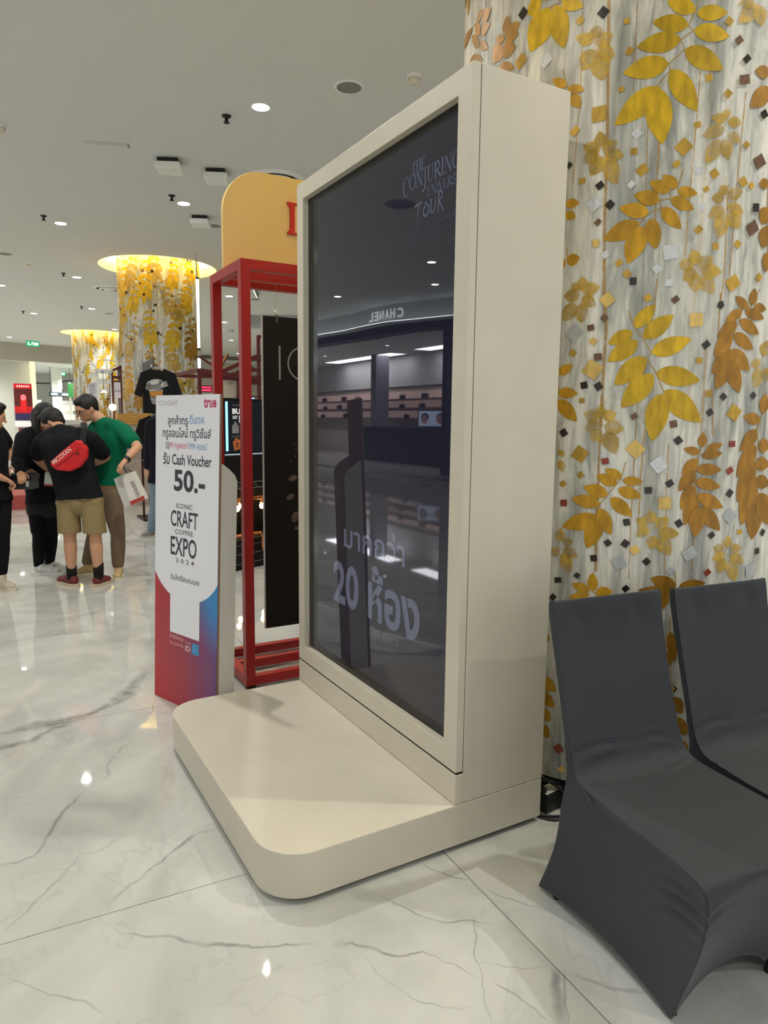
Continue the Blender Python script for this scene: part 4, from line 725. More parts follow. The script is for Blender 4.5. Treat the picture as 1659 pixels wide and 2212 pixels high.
# ------------------------------------------------------------------ chairs in stretch covers
M_COVER = mat('stretch_cover', (44, 48, 55), .62, spec=.3, bump=.10, bscale=7, stretch=(1.0, 1.0, 3.0), sheen=.14)
def chair(P0, label, WD=.422):
    ru = Vector((.994, -.112, 0)).normalized(); rw = Vector((-.112, -.994, 0)).normalized(); P0 = Vector(P0)
    t = thing('covered_chair', label, 'chair', P0 + ru * WD / 2 + rw * .28, 'chairs in grey stretch covers')
    R_ = [ # back (w, z), front (w, z), side inset u, sag
        ((-.024, .960), (-.006, .963), .0, 0), ((-.026, .948), (0, .950), -.006, 0), ((-.012, .86), (.014, .86), 0, 0), ((.022, .74), (.046, .74), .002, .0), ((.058, .62), (.082, .62), .0, .0),
        ((.084, .54), (.108, .535), -.004, .0), ((.102, .49), (.132, .485), -.008, .002), ((.106, .46), (.165, .462), -.012, .004), ((.108, .435), (.23, .458), -.018, .006), ((.109, .415), (.34, .458), -.024, .008),
        ((.109, .395), (.47, .458), -.028, .01), ((.107, .37), (.585, .455), -.032, .012), ((.104, .34), (.632, .437), -.032, .016), ((.096, .30), (.645, .395), -.028, .022), ((.074, .225), (.628, .29), -.020, .028), ((.040, .145), (.592, .18), -.012, .026),
        ((.000, .07), (.555, .08), -.002, .018), ((-.030, .012), (.530, .010), .004, .006)]
    n = 12; ts = [0, .02, .08, .18, .3, .42, .5, .58, .7, .82, .92, .98]
    vs, fs = [], []
    for ri, (B, F, iu, sag) in enumerate(R_):
        uL, uR = iu, WD - iu * .3; last = ri / (len(R_) - 1)
        hem = max(0, (last - .72) / .28) ** 2
        cs = [(uL, B), (uL, F), (uR, F), (uR, B)]
        for e in range(4):
            a, b_ = cs[e], cs[(e + 1) % 4]
            for tt in ts:
                u = a[0] + (b_[0] - a[0]) * tt; w = a[1][0] + (b_[1][0] - a[1][0]) * tt; z = a[1][1] + (b_[1][1] - a[1][1]) * tt
                k = 4 * tt * (1 - tt)
                if e == 0: u += sag * k; z += .035 * hem * k
                elif e == 2: u -= sag * k; z += .035 * hem * k
                elif e == 1: w -= sag * 1.3 * k * (1 if ri > 12 else 0); z += .10 * hem * k - (.012 * k if 7 <= ri <= 11 else 0); w -= (.010 * k if 2 <= ri <= 6 else 0)
                else: w += .012 * k; z += .05 * hem * k
                # gathers where the back meets the seat and at the front corner
                if e == 0 and 6 <= ri <= 9 and tt > .4: u += .004 * math.sin(ri * 3.1 + tt * 9)
                vs.append(P0 + ru * u + rw * w + Zv * max(z, .004))
    m = len(R_); q = n * 4
    for i in range(m - 1):
        for j in range(q): fs.append((i * q + j, i * q + (j + 1) % q, (i + 1) * q + (j + 1) % q, (i + 1) * q + j))
    # top cap as strips between the front and the back edge
    fr_ = [n + i for i in range(n)] + [2 * n]; bk = [0] + [4 * n - 1 - i for i in range(n)]
    for i in range(n): fs.append((fr_[i], bk[i], bk[i + 1], fr_[i + 1])[::-1])
    me = bpy.data.meshes.new('cover'); me.from_pydata(vs, [], fs); me.polygons.foreach_set('use_smooth', [True] * len(fs))
    bm = bmesh.new(); bm.from_mesh(me); bmesh.ops.remove_doubles(bm, verts=bm.verts, dist=1e-5); bmesh.ops.recalc_face_normals(bm, faces=bm.faces); bm.to_mesh(me); bm.free()
    o = link('cover', me, M_COVER, None); sd = o.modifiers.new('s', 'SUBSURF'); sd.levels = 3; sd.render_levels = 3
    me2 = evaluated(o); bpy.data.objects.remove(o); bpy.data.meshes.remove(me)
    # pulled gathers: (centre u, w, z), length axis, ripple axis, length, spread, wavelength, height
    WR = [((.10, .165, .478), (.95, .2, .0), (0, .55, .83), .15, .030, .026, .0042), ((.34, .15, .482), (.9, -.3, .0), (0, .6, .8), .07, .022, .018, .003),
          ((-.02, .54, .335), (.0, .96, .25), (0, -.25, .96), .11, .062, .042, .0052), ((.02, .63, .36), (.9, .2, .25), (-.2, 0, .98), .06, .045, .036, .004),
          ((.09, .01, .90), (.1, .0, 1.0), (1, 0, 0), .06, .05, .20, -.005), ((.33, .01, .90), (.1, .0, 1.0), (1, 0, 0), .06, .05, .20, -.005)]
    nor = [v.normal.copy() for v in me2.vertices]
    for v, nn_ in zip(me2.vertices, nor):
        d = v.co - P0; q = Vector((d.dot(ru), d.dot(rw), d.z)); h = 0
        for cc_, la, ra, L_, sp, wl_, am in WR:
            e = q - Vector(cc_); a_ = e.dot(Vector(la)) / L_; r_ = e.dot(Vector(ra)); k_ = e.length
            if k_ < .3: h += am * math.exp(-a_ * a_ * 2 - (r_ / sp) ** 2) * math.cos(2 * PI * (r_ + .25 * a_ * a_ * sp) / wl_) * (1 if abs(e.dot(Vector(la).cross(Vector(ra)))) < .09 else 0)
        v.co = v.co + nn_ * h
    me2.name = 'cover'; o = link('cover', me2, M_COVER, t)
    so = o.modifiers.new('t', 'SOLIDIFY'); so.thickness = .002; so.offset = -1
    # seam of the cover along the seat side
    pts = [P0 + ru * (iu + .0005 * 0) + rw * F[0] + Zv * F[1] for (B, F, iu, sag) in R_[7:13]]
    for u in (.035, WD - .035):
        for (w0, w1, zt) in ((.02, .06, .36), (.50, .555, .40)):
            wb = .01 if w0 < .1 else .525
            MB().cone(P0 + ru * u + rw * (wb + (.02 if w0 < .1 else -.02)) + Zv * 0.0, P0 + ru * u + rw * w1 + Zv * zt, .011, .013, 10).build('leg', M_DARK, t)
    MB().prism([(.04, .08), (WD - .04, .08), (WD - .04, .56), (.04, .56)], P0 + Zv * .40, ru, rw, Zv * .03).build('seat', M_DARK, t)
    return t
CH0 = Vector((.117, -.322, 0))
chair(CH0, 'grey covered chair nearest the beige screen stand')
chair(CH0 + Vector((.994, -.112, 0)) * .478 + Vector((-.112, -.994, 0)) * .01, 'grey covered chair at the right edge, cut off by the frame')

# ------------------------------------------------------------------ power strip and cables behind the stand
ps = thing('power_strip', 'black power strip with white sockets behind the stand', 'power strip', (.50, .06, 0))
PM = Matrix.Translation((.500, .060, 0)) @ Matrix.Rotation(math.radians(8), 4, 'Z')
MB().box(-.055, .055, -.035, .035, 0, .072, PM).build('body', mat('black_plastic', (12, 12, 13), .4), ps, bevel=.004)
MB().box(-.045, .045, -.026, .026, .0725, .0755, PM).build('socket_plate', M_WHITE, ps, bevel=.001)
for x in (-.012, .018):
    for dx, dy in ((-.006, .004), (.006, .004), (0, -.008)): MB().box(x + dx - .0022, x + dx + .0022, dy - .0012, dy + .0012, .0756, .0762, PM).build('socket_slot', M_DARK, ps)
MB().box(-.052, -.036, -.02, .02, .0765, .10, PM).build('plug', MATS['black_plastic'], ps, bevel=.004)
M_CABLE = mat('cable_black', (24, 23, 22), .5)
def cable(pts, r, label):
    P = []
    for i in range(len(pts) - 1):      # Catmull-Rom
        p0, p1, p2, p3 = [Vector(pts[max(0, min(len(pts) - 1, i + d))]) for d in (-1, 0, 1, 2)]
        for q in range(8):
            s_ = q / 8; P.append(.5 * ((2 * p1) + (p2 - p0) * s_ + (2 * p0 - 5 * p1 + 4 * p2 - p3) * s_ ** 2 + (3 * p1 - p0 - 3 * p2 + p3) * s_ ** 3))
    P.append(Vector(pts[-1])); tag(MB().tube(P, r, 8).build('power_cable', M_CABLE, None, smooth=True), label, 'cable', 'cables by the power strip')
cable([(.41, .12, .165), (.47, .06, .125), (.535, .02, .07), (.545, -.01, .02), (.50, -.025, .007), (.44, .0, .007), (.40, .04, .007)], .0055, 'thick black cable looping over and round the power strip')
cable([(.43, .09, .105), (.50, .05, .11), (.55, .02, .075), (.560, -.02, .018), (.51, -.045, .005), (.44, -.025, .005), (.41, .02, .005)], .004, 'thin black cable in the outermost loop by the power strip')
cable([(.52, .115, .05), (.57, .09, .03), (.64, .03, .008), (.70, -.06, .008)], .005, 'short black cable leading from the power strip behind the grey chair')

# ------------------------------------------------------------------ people
M_SKIN = mat('skin', (206, 156, 124), .55, mottled=.04, mscale=20)
M_HAIR = mat('hair_black', (20, 16, 15), .5, bump=.4, bscale=120); M_EYE = mat('eye_dark', (24, 18, 16), .2)
def lerp(a, b_, t): return a + (b_ - a) * t
def person(K, label, face, shirt, pants, shoes, sleeve=.6, leg=1.0, hair='short', sole=(226, 218, 200), curl=None, socks=None, bulk=1.0, skirt=None, loc=None):
    J = {k_: Vector(v) for k_, v in JOINTS[K].items()}
    ft = (J['ankL'] + J['ankR']) / 2
    t = thing('person', label, 'person', (ft.x, ft.y, 0))
    f = Vector(face).normalized(); side = f.cross(Zv).normalized(); u = side.cross(f).normalized()
    Mh = Matrix((side, f, u)).transposed()
    H = J['head']
    b = MB()
    fz = {}
    for s_ in 'LR':
        hip, kn, an = J['hip' + s_], J['knee' + s_], J['ank' + s_]; hl, to = J['heel' + s_].copy(), J['toe' + s_].copy(); hl.z = .035; to.z = .028; an.z = max(an.z, .085)
        fz[s_] = (hl, to, an)
        b.caps(hip, .082 * bulk, lerp(hip, kn, .5), .072 * bulk); b.caps(lerp(hip, kn, .5), .072 * bulk, kn, .052)
        calf = lerp(kn, an, .3); b.caps(kn, .052, calf, .056); b.caps(calf, .056, an, .036); b.caps(an, .036, lerp(hl, to, .2), .034); b.caps(lerp(hl, to, .2), .034, lerp(hl, to, .85), .024)
        sh, el, wr = J['sh' + s_], J['el' + s_], J['wr' + s_]
        b.caps(sh, .060, lerp(sh, el, .5), .050); b.caps(lerp(sh, el, .5), .050, el, .040); b.caps(el, .040, lerp(el, wr, .35), .040); b.caps(lerp(el, wr, .35), .040, wr, .027)
        # hand: palm, four fingers of unequal length and a thumb, closing downwards
        d = (wr - el).normalized(); dn = (Vector((0, 0, -1)) + (Vector(curl) if curl else Vector((0, 0, 0)))).normalized()
        sd = d.cross(dn); sd = sd.normalized() if sd.length > .1 else side; dn = sd.cross(d).normalized() * (1 if sd.cross(d).dot(dn) > 0 else -1)
        pc = wr + d * .05; Mp = Matrix((d, sd, dn)).transposed()
        b.ball(pc, (.055, .040, .018), 12, 8, Mp); b.caps(wr, .026, wr + d * .03, .024)
        for q, (off, ln) in enumerate(((-.030, .066), (-.010, .076), (.011, .070), (.030, .055))):
            k0 = wr + d * .092 + sd * off; k1 = k0 + (d * .8 + dn * .6) * ln * .45; k2 = k1 + (d * .1 + dn) * ln * .35; k3 = k2 + (dn * .8 - d * .6) * ln * .3
            b.caps(k0 - d * .015, .0095, k1, .0088, 8); b.caps(k1, .0088, k2, .008, 8); b.caps(k2, .008, k3, .007, 8)
        th = sd * (-1 if s_ == 'L' else 1) * (1 if sd.dot(f) * (-1 if s_ == 'L' else 1) > 0 else -1)
        k0 = wr + d * .03 + th * .03; k1 = k0 + (d * .5 + th * .7 + dn * .4).normalized() * .035; k2 = k1 + (d * .8 + dn * .6).normalized() * .03
        b.caps(k0, .011, k1, .010, 8); b.caps(k1, .010, k2, .008, 8)
    pel, wa, chs, nk = J['pelvis'], J['waist'], J['chest'], J['neck']
    hv = (J['hipR'] - J['hipL']); sv = (J['shR'] - J['shL'])
    def torso(bb, g, lo=0.0):
        for a in (-1, 1):
            p = pel + hv * (.32 * a); w = wa + lerp(hv, sv, .5) * (.24 * a); c = chs + sv * (.24 * a); s_ = (J['shR'] if a > 0 else J['shL'])
            bb.caps(p, .098 * bulk + g, w, .088 * bulk + g); bb.caps(w, .088 * bulk + g, c, .095 * bulk + g); bb.caps(c, .095 * bulk + g, lerp(s_, nk, .35), .062 + g)
            bb.caps(s_, .058 + g, lerp(s_, nk, .7), .05 + g * .8)
        bb.caps(pel, .10 * bulk + g, wa, .09 * bulk + g); bb.caps(wa, .09 * bulk + g, chs, .10 * bulk + g); bb.caps(chs, .10 * bulk + g, lerp(chs, nk, .75), .07 + g)
    torso(b, 0)
    b.caps(lerp(chs, nk, .7), .056, nk, .054); b.caps(nk, .054, H - u * .05 - f * .02, .052)
    b.ball(H, (.074, .094, .112), 20, 14, Mh); b.ball(H + f * .030 - u * .062, (.052, .056, .052), 14, 10, Mh); b.ball(H + f * .078 - u * .100, (.022, .018, .018), 10, 8, Mh)
    b.caps(H + f * .092 + u * .005, .009, H + f * .110 - u * .032, .013, 10)
    b.ball(H + f * .085 - u * .064, (.024, .012, .010), 10, 6, Mh); b.ball(H + f * .084 + u * .022, (.045, .012, .010), 10, 6, Mh)
    for a in (-1, 1): b.ball(H + side * (.077 * a) - f * .008 - u * .012, (.010, .018, .032), 10, 8, Mh)
    body = link('body', remeshed(b, .0065, 4, 'body'), M_SKIN, t)
    for a in (-1, 1): MB().ball(H + side * (.030 * a) + f * .084 + u * .002, (.012, .008, .007), 10, 8, Mh).build('eye', M_EYE, t, smooth=True)
    MB().ball(H + f * .0955 - u * .064, (.020, .004, .004), 10, 6, Mh).build('mouth', mat('lip', (150, 88, 80), .5), t, smooth=True)
    hb = MB(); hb.ball(H + u * .030 - f * .020, (.086, .102, .100), 20, 14, Mh)
    if hair == 'short': hb.ball(H - f * .058 - u * .02, (.066, .048, .060), 14, 10, Mh); hb.ball(H + u * .085 + f * .04, (.062, .05, .034), 14, 8, Mh)
    if hair == 'tousled':
        hb.ball(H - f * .050 - u * .01, (.076, .062, .07), 14, 10, Mh)
        for q in range(26):
            a = rnd.uniform(-2.6, 2.6); e = rnd.uniform(.1, 1.2); d = side * math.sin(a) * math.cos(e) + f * (math.cos(a) * math.cos(e)) + u * math.sin(e)
            hb.caps(H + u * .03 - f * .02 + d * .078, .022, H + u * .035 - f * .018 + d * .104, .010, 8)
    if hair == 'long':
        hb.ball(H - f * .055 - u * .03, (.082, .06, .10), 14, 10, Mh)
        for a in (-1, 1): hb.caps(H + side * (.072 * a) - f * .03, .032, H + side * (.078 * a) - f * .035 - Zv * .20, .022); hb.caps(H + side * (.04 * a) - f * .07, .045, H + side * (.05 * a) - f * .085 - Zv * .24, .03)
    link('hair', remeshed(hb, .008, 3, 'hair'), M_HAIR, t)
    # clothes over the body
    sb = MB(); torso(sb, .020)
    for s_ in 'LR':
        sh, el, wr = J['sh' + s_], J['el' + s_], J['wr' + s_]
        if sleeve <= 1: sb.caps(sh, .080, lerp(sh, el, sleeve), .074)
        else: sb.caps(sh, .080, el, .062); sb.caps(el, .062, lerp(el, wr, .95), .046)
    for a in (-1, 0, 1): sb.caps(pel + hv * (.36 * a), .112 * bulk, pel + hv * (.40 * a) - Zv * .10, .124 * bulk)
    hem = [(pel - Zv * ({'A': .015, 'B': -.06}.get(K, .085)) + hv.normalized() * 0, (hv.normalized() * .06 - Zv).normalized())] if K != 'E' else [(pel - Zv * .12, -Zv)]
    m_s, rgb = shirt; link(m_s, remeshed(sb, .011, 5, m_s, hem), mat('cloth_%s_%d_%d_%d' % ((m_s,) + rgb), rgb, .85, bump=.25, bscale=14, spec=.2), t)
    m_p, rgb = pants; pb = MB()
    pb.caps(J['hipL'], .096 * bulk, J['hipR'], .096 * bulk); pb.caps(pel + Zv * .07, .094 * bulk, pel, .104 * bulk); pb.caps(pel, .104 * bulk, lerp(J['hipL'], J['hipR'], .5), .11 * bulk)
    for s_ in 'LR':
        hip, kn = J['hip' + s_], J['knee' + s_]; an = fz[s_][2]
        pb.caps(hip, (.088 if leg < .95 else .104) * bulk, lerp(hip, kn, min(leg + .25, 1.1) if leg < .95 else .9), .092 * bulk if leg < .95 else .074)
        if leg >= .95:
            g = .066 if m_p != 'tights' else .058
            pb.caps(lerp(hip, kn, .9), g + .008, kn, g); pb.caps(kn, g, lerp(kn, an, .4), g + .002); pb.caps(lerp(kn, an, .4), g + .002, an + Zv * (.0 if m_p == 'tights' else .02), .056 if m_p != 'tights' else .046)
    link(m_p, remeshed(pb, .010, 5, m_p, [(lerp(J['hipL'], J['kneeL'], leg), -Zv)] if leg < .95 else ()), mat('cloth_%s_%d_%d_%d' % ((m_p,) + rgb), rgb, .85, bump=.2, bscale=16, spec=.2), t)
    if skirt:
        kb = MB(); kb.caps(lerp(J['hipL'], J['hipR'], .2) + Zv * .05, .105, lerp(J['hipL'], J['hipR'], .8) + Zv * .05, .105)
        for a in (.1, .5, .9): kb.caps(lerp(J['hipL'], J['hipR'], a) + Zv * .02, .10, lerp(J['hipL'], J['hipR'], a * 1.2 - .1) - Zv * .10, .105)
        link('skirt', remeshed(kb, .011, 5, 'skirt'), mat('skirt_black', skirt, .85), t)
    for s_ in 'LR':
        hl, to, an = fz[s_]; d = (to - hl); d.z = 0; L_ = d.length; d.normalize(); sd = d.cross(Zv)
        ub = MB(); ub.ball(hl + d * .02 + Zv * .02, (.045, .042, .045), 12, 8, Matrix((d, sd, Zv)).transposed()); ub.caps(hl + d * .04 + Zv * .018, .043, hl + d * L_ * .6 + Zv * .012, .040); ub.ball(hl + d * L_ * .82 + Zv * .002, (.06, .044, .034), 14, 8, Matrix((d, sd, Zv)).transposed()); ub.caps(an + Zv * -.005, .045, hl + d * L_ * .35 + Zv * .03, .036)
        sh_ = link('shoe', remeshed(ub, .007, 4, 'shoe'), mat('shoe_%d_%d_%d' % shoes, shoes, .6, mottled=.2, mscale=25), t)
        oc = [(-.048 + (L_ + .096) * (.5 - .5 * math.cos(PI * q / 12)), (.046 if q < 10 else .040) * math.sin(PI * q / 12) ** .5) for q in range(13)]
        MB().prism(oc + [(x, -y) for x, y in reversed(oc[1:-1])], (hl.x, hl.y, .0), d, sd, (0, 0, .026)).build('sole', mat('sole_%d_%d_%d' % sole, sole, .6), sh_)
        if socks: MB().caps(an - Zv * .01, .044, an + Zv * .09, .046).build('sock', mat('sock', socks, .9), t, smooth=True)
    return t, J, Mh
pA, JA, MA = person('A', 'man in black t-shirt and khaki shorts, seen from behind', (-.78, .42, -.72), ('t_shirt', (22, 22, 27)), ('shorts', (146, 128, 92)), (112, 38, 46), sleeve=.72, leg=.86, socks=(16, 12, 14), bulk=1.1, sole=(206, 190, 160))
pB, JB, MBm = person('B', 'man in green t-shirt and glasses looking down to the left', (-.86, -.28, -.42), ('t_shirt', (0, 104, 72)), ('trousers', (122, 104, 86)), (196, 170, 120), sleeve=.62, leg=1.0, hair='short', bulk=1.02, sole=(236, 228, 206), curl=(-.3, -.3, 0))
pC, JC, MC = person('C', 'woman in black jacket, skirt and tights with long hair', (.62, -.55, -.50), ('jacket', (18, 18, 23)), ('tights', (13, 12, 14)), (206, 204, 200), sleeve=2, hair='long', skirt=(14, 13, 16), bulk=.92, sole=(222, 220, 214))
pD, JD, MD = person('D', 'person in black at the left edge, mostly out of the picture', (.90, .28, -.25), ('t_shirt', (20, 19, 22)), ('trousers', (19, 18, 21)), (216, 206, 184), sleeve=.55, hair='short', bulk=1.0)
pE, JE, ME = person('E', 'person in dark top and jeans, half hidden behind the standee', (.2, .95, -.1), ('jacket', (22, 22, 32)), ('jeans', (122, 142, 158)), (134, 132, 126), sleeve=2, bulk=1.05, sole=(190, 188, 182))
# glasses of the man in green
side = Vector(MBm.col[0]); f = Vector(MBm.col[1]); u = Vector(MBm.col[2]); H = JB['head']; gb = MB()
for a in (-1, 1):
    c = H + side * (.034 * a) + f * .106 + u * .002; gb.tube([c + side * (.024 * math.cos(q)) + u * (.018 * math.sin(q)) for q in [2 * PI * i / 14 for i in range(14)]], .0022, 6, True)
    gb.tube([c + side * (.024 * a), H + side * (.079 * a) + f * .0 + u * .004], .002, 6)
gb.tube([H + side * -.01 + f * .107 + u * .004, H + side * .01 + f * .107 + u * .004], .002, 6)
gb.build('glasses', M_DARK, pB)
fwd = f0; P = lambda n: Vector(SPOT[n])
text('shirt_print', 'vP', mat('print_pale', (190, 206, 200), .7), pB, P('logoB') - fwd * .17, r0, Zv, h=.045, w=.06)
MB().lathe([(.030, -.014), (.034, -.014), (.034, .014), (.030, .014)], (0, 0, 0), 20).build('wrist_watch', M_DARK, pB).matrix_basis = Matrix.Translation(lerp(JB['elL'], JB['wrL'], .93)) @ (JB['wrL'] - JB['elL']).to_track_quat('Z', 'Y').to_matrix().to_4x4()

# ------------------------------------------------------------------ things people carry
M_POUCH = mat('pouch_red', (206, 24, 30), .6, bump=.15, bscale=20)
rb = thing('belt_bag', 'red belt bag slung across the back of the man in black', 'bag', P('pouch_c'), None)
a = P('pouch_tr'); b_ = P('pouch_bl'); X = (a - b_).normalized(); Y = (Zv - X * X.dot(Zv)).normalized(); n = X.cross(Y); L_ = (a - b_).length
n = n if n.dot(CAM_POS - a) > 0 else -n
prof = [(0, .035), (.03, .06), (L_ * .5, .066), (L_ - .01, .062), (L_ + .03, .03), (L_ + .015, -.05), (L_ * .88, -.105), (L_ * .6, -.128), (L_ * .3, -.105), (.02, -.03)]
pbm = MB().prism(prof, b_ - n * .055, X, Y, n * .07); po = pbm.build('pouch', M_POUCH, rb, bevel=.018, seg=3)
text('lettering', 'MICOXAN', mat('print_cream', (236, 206, 196), .6), rb, b_ + X * L_ * .42 + Y * .035 + n * .0155, (X - Y * .02), Y, w=L_ * .62, h=.04, bold=.02)
MB().tube([b_ + X * .03 + Y * .0 + n * .016, b_ + X * L_ * .5 - Y * .02 + n * .017, b_ + X * (L_ - .03) - Y * .01 + n * .016], .003, 6).build('zip', mat('zip_dark', (120, 16, 22), .5), rb)
MB().ball(b_ + X * L_ * .80 - Y * .035 + n * .018, (.014, .014, .006), 10, 6).build('badge', M_DARK, rb)
sm = P('strap_top')
sp = [a + n * .0, P('strap_mid') + Vector((0, -.01, .05)), sm + Vector((0, -.02, 0)), sm + Vector((.01, .09, .045)), sm + Vector((.03, .2, .02))]
sb = MB()
for q in range(len(sp) - 1):
    w = r0 * .026; sb.add([sp[q] - w, sp[q] + w, sp[q + 1] + w, sp[q + 1] - w, sp[q] - w + fwd * .006, sp[q] + w + fwd * .006, sp[q + 1] + w + fwd * .006, sp[q + 1] - w + fwd * .006], [(0, 1, 2, 3), (7, 6, 5, 4), (0, 4, 5, 1), (2, 6, 7, 3), (1, 5, 6, 2), (3, 7, 4, 0)])
sb.build('strap', mat('strap_black', (24, 22, 24), .8), rb)
M_PAPER = mat('paper_white', (226, 224, 218), .6); M_BAND = mat('band_red', (178, 62, 48), .6); M_GUSSET = mat('paper_grey_white', (200, 200, 198), .6)
def paper_bag(label, tl, tr, bl, br, depth, mid=None, midb=None):
    t = thing('paper_bag', label, 'shopping bag', (bl + br) / 2, 'white paper bags with a red foot')
    D = fwd * depth
    if mid is None: mid = tl; midb = bl
    b = MB(); b.add([mid, tr, br, midb, mid + D, tr + D, br + D, midb + D], [(3, 2, 1, 0), (4, 5, 6, 7), (1, 2, 6, 5), (2, 3, 7, 6), (3, 0, 4, 7)]); b.build('front', M_PAPER, t)
    if (mid - tl).length > .01: MB().add([tl, mid, midb, bl, tl + D * .6, mid + D, midb + D, bl + D * .6], [(3, 2, 1, 0), (4, 5, 6, 7), (0, 4, 7, 3)]).build('gusset', M_GUSSET, t)
    o_ = -fwd * .002
    q0, q1 = lerp(bl, tl, .09) if (mid - tl).length <= .01 else midb, br
    b2 = MB(); b2.quad(midb + o_, br + o_, lerp(br, tr, .13) + o_, lerp(midb, mid, .13) + o_); b2.build('red_band', M_BAND, t)
    return t
bagB = paper_bag('white paper bag hanging from the hand of the man in green', P('bagB_tl'), P('bagB_tr'), P('bagB_bl'), P('bagB_br'), .09, P('bagB_mid'), P('bagB_midb'))
w = JB['wrL'] + Vector((-.03, -.02, -.05))
for q in (0, 1):
    a, c = lerp(P('bagB_mid'), P('bagB_tr'), .2) + fwd * .08 * q, lerp(P('bagB_mid'), P('bagB_tr'), .75) + fwd * .08 * q
    MB().tube([a, lerp(a, w, .6), w - r0 * .015, w + r0 * .015, lerp(c, w, .6), c], .006, 8).build('handle', mat('cord_grey', (150, 146, 144), .7), bagB, smooth=True)
ax = (P('bagB_br') - P('bagB_tr')).normalized()
lt = MB()
for q in range(9):
    c = lerp(lerp(P('bagB_mid'), P('bagB_tr'), .66), lerp(P('bagB_midb'), P('bagB_br'), .66), .30 + .062 * q) - fwd * .002; dx = (P('bagB_tr') - P('bagB_mid')).normalized()
    for s_ in ((0, .2) if q % 2 else (0, .5)): lt.quad(c - dx * .018 + ax * (s_ * .012), c + dx * .018 + ax * (s_ * .012), c + dx * .018 + ax * (s_ * .012 + .003), c - dx * .018 + ax * (s_ * .012 + .003))
lt.build('lettering', mat('print_grey_ink', (104, 100, 104), .6), bagB)
bagA = paper_bag('small white paper bag in the left hand of the man in black', P('bagA_tl'), P('bagA_tr'), P('bagA_bl'), P('bagA_br'), .07)
MB().tube([P('bagA_tl') + r0 * .02, (P('bagA_tl') + P('bagA_tr')) / 2 + Zv * .05, P('bagA_tr') - r0 * .02], .004, 6).build('handle', MATS['cord_grey'], bagA, smooth=True)
bc = P('box_c'); bx = thing('gift_box', 'black gift box held between the two people at the left', 'box', bc)
bc = bc - r0 * .035; BM = Matrix.Translation(bc) @ Matrix.Rotation(-YAW + .12, 4, 'Z')
MB().box(-.135, .135, -.09, .09, -.085, .0, BM).build('base', mat('box_grey', (62, 66, 66), .5), bx, bevel=.003); MB().box(-.142, .142, -.097, .097, .0, .05, BM).build('lid', mat('box_black', (20, 21, 23), .4), bx, bevel=.003)
MB().box(.09, .115, -.0985, -.0975, -.06, -.01, BM).build('sticker', M_GUSSET, bx)
cu = thing('paper_cup', 'white cup held above the black gift box', 'cup', JD['wrL'] + Vector((.0, -.04, -.03)))
c = JD['wrL'] + Vector((.0, -.05, -.05)); MB().lathe([(0, 0), (.028, 0), (.036, .085), (.034, .085), (.027, .004)], c, 20).build('cup', M_PAPER, cu, smooth=True)
# ------------------------------------------------------------------ t-shirt rack beside the far column
M_BLK = mat('cotton_black', (14, 13, 15), .9, bump=.2, bscale=12)
XZ = lambda x, z, y=8.6: (x, y, z)
gr = thing('garment_rack', 'black garment stand carrying t-shirts before the leaf-painted column', 'rack', (.93, 8.72, 0))
MB().box(.905, .945, 8.90, 8.94, 0, 2.36).build('post', M_DARK, gr); MB().box(.68, 1.22, 8.65, 9.19, 0, .03).build('base', M_DARK, gr)
MB().box(.72, 1.20, 8.905, 8.935, .84, .87).box(.72, .75, 8.905, 8.935, 0.03, .84).box(1.17, 1.20, 8.905, 8.935, .03, .84).build('lower_rail', mat('rack_dark_red', (70, 24, 26), .5), gr)
MB().box(.92, .93, 8.56, 8.92, 2.235, 2.247).build('hook_arm', M_DARK, gr)
MB().prism([(.725, 2.142), (.885, 2.175), (.885, 2.352), (.725, 2.262)], (0, 8.66, 0), (1, 0, 0), Zv, (0, .02, 0)).build('sign_plate', mat('plate_grey', (118, 118, 118), .5), gr)
MB().box(.838, .862, 8.655, 8.6595, 2.215, 2.25).build('white_tag', M_WHITE, gr)
def tshirt(label, dx, y, z, sc, n_sleeve=True, group=None):
    t = thing('display_shirt', label, 'shirt', (.93 + dx, y, z - .9), group)
    half = [(0, 0), (.06, -.028), (.085, .012), (.24, -.055), (.335, -.36), (.235, -.40), (.215, -.24), (.225, -.62), (.0, -.63)]
    pl = [(.93 + dx + x * sc, z + zz * sc) for x, zz in half]; pl += [(.93 + dx - x * sc, z + zz * sc) for x, zz in reversed(half[1:-1])]
    o = MB().prism(pl, (0, y - .03, 0), (1, 0, 0), Zv, (0, .06, 0)).build('cloth', M_BLK, t, bevel=.012, seg=3)
    MB().tube([(.93 + dx - .2, y, z - .045), (.93 + dx, y, z + .035), (.93 + dx + .2, y, z - .045)], .008, 6).build('hanger', mat('hanger_white', (190, 188, 184), .5), t)
    MB().tube([(.93 + dx, y, z + .035), (.93 + dx, y + .03, z + .065), (.93 + dx, y + .09, z + .06), (.93 + dx, y + .11, z + .03)], .005, 6).build('hook', M_DARK, t)
    return t
t = tshirt('black t-shirt with a white and orange coffee cup print', 0, 8.60, 2.185, 1.0)
M_PW = mat('print_white', (222, 222, 220), .7); M_PO = mat('print_orange', (218, 150, 72), .7)
def ell(cx, cz, a, b_, rot, a0=0, a1=2 * PI, n=24): return [(cx + a * math.cos(q) * math.cos(rot) - b_ * math.sin(q) * math.sin(rot), cz + a * math.cos(q) * math.sin(rot) + b_ * math.sin(q) * math.cos(rot)) for q in [a0 + (a1 - a0) * i / n for i in range(n + 1)]]
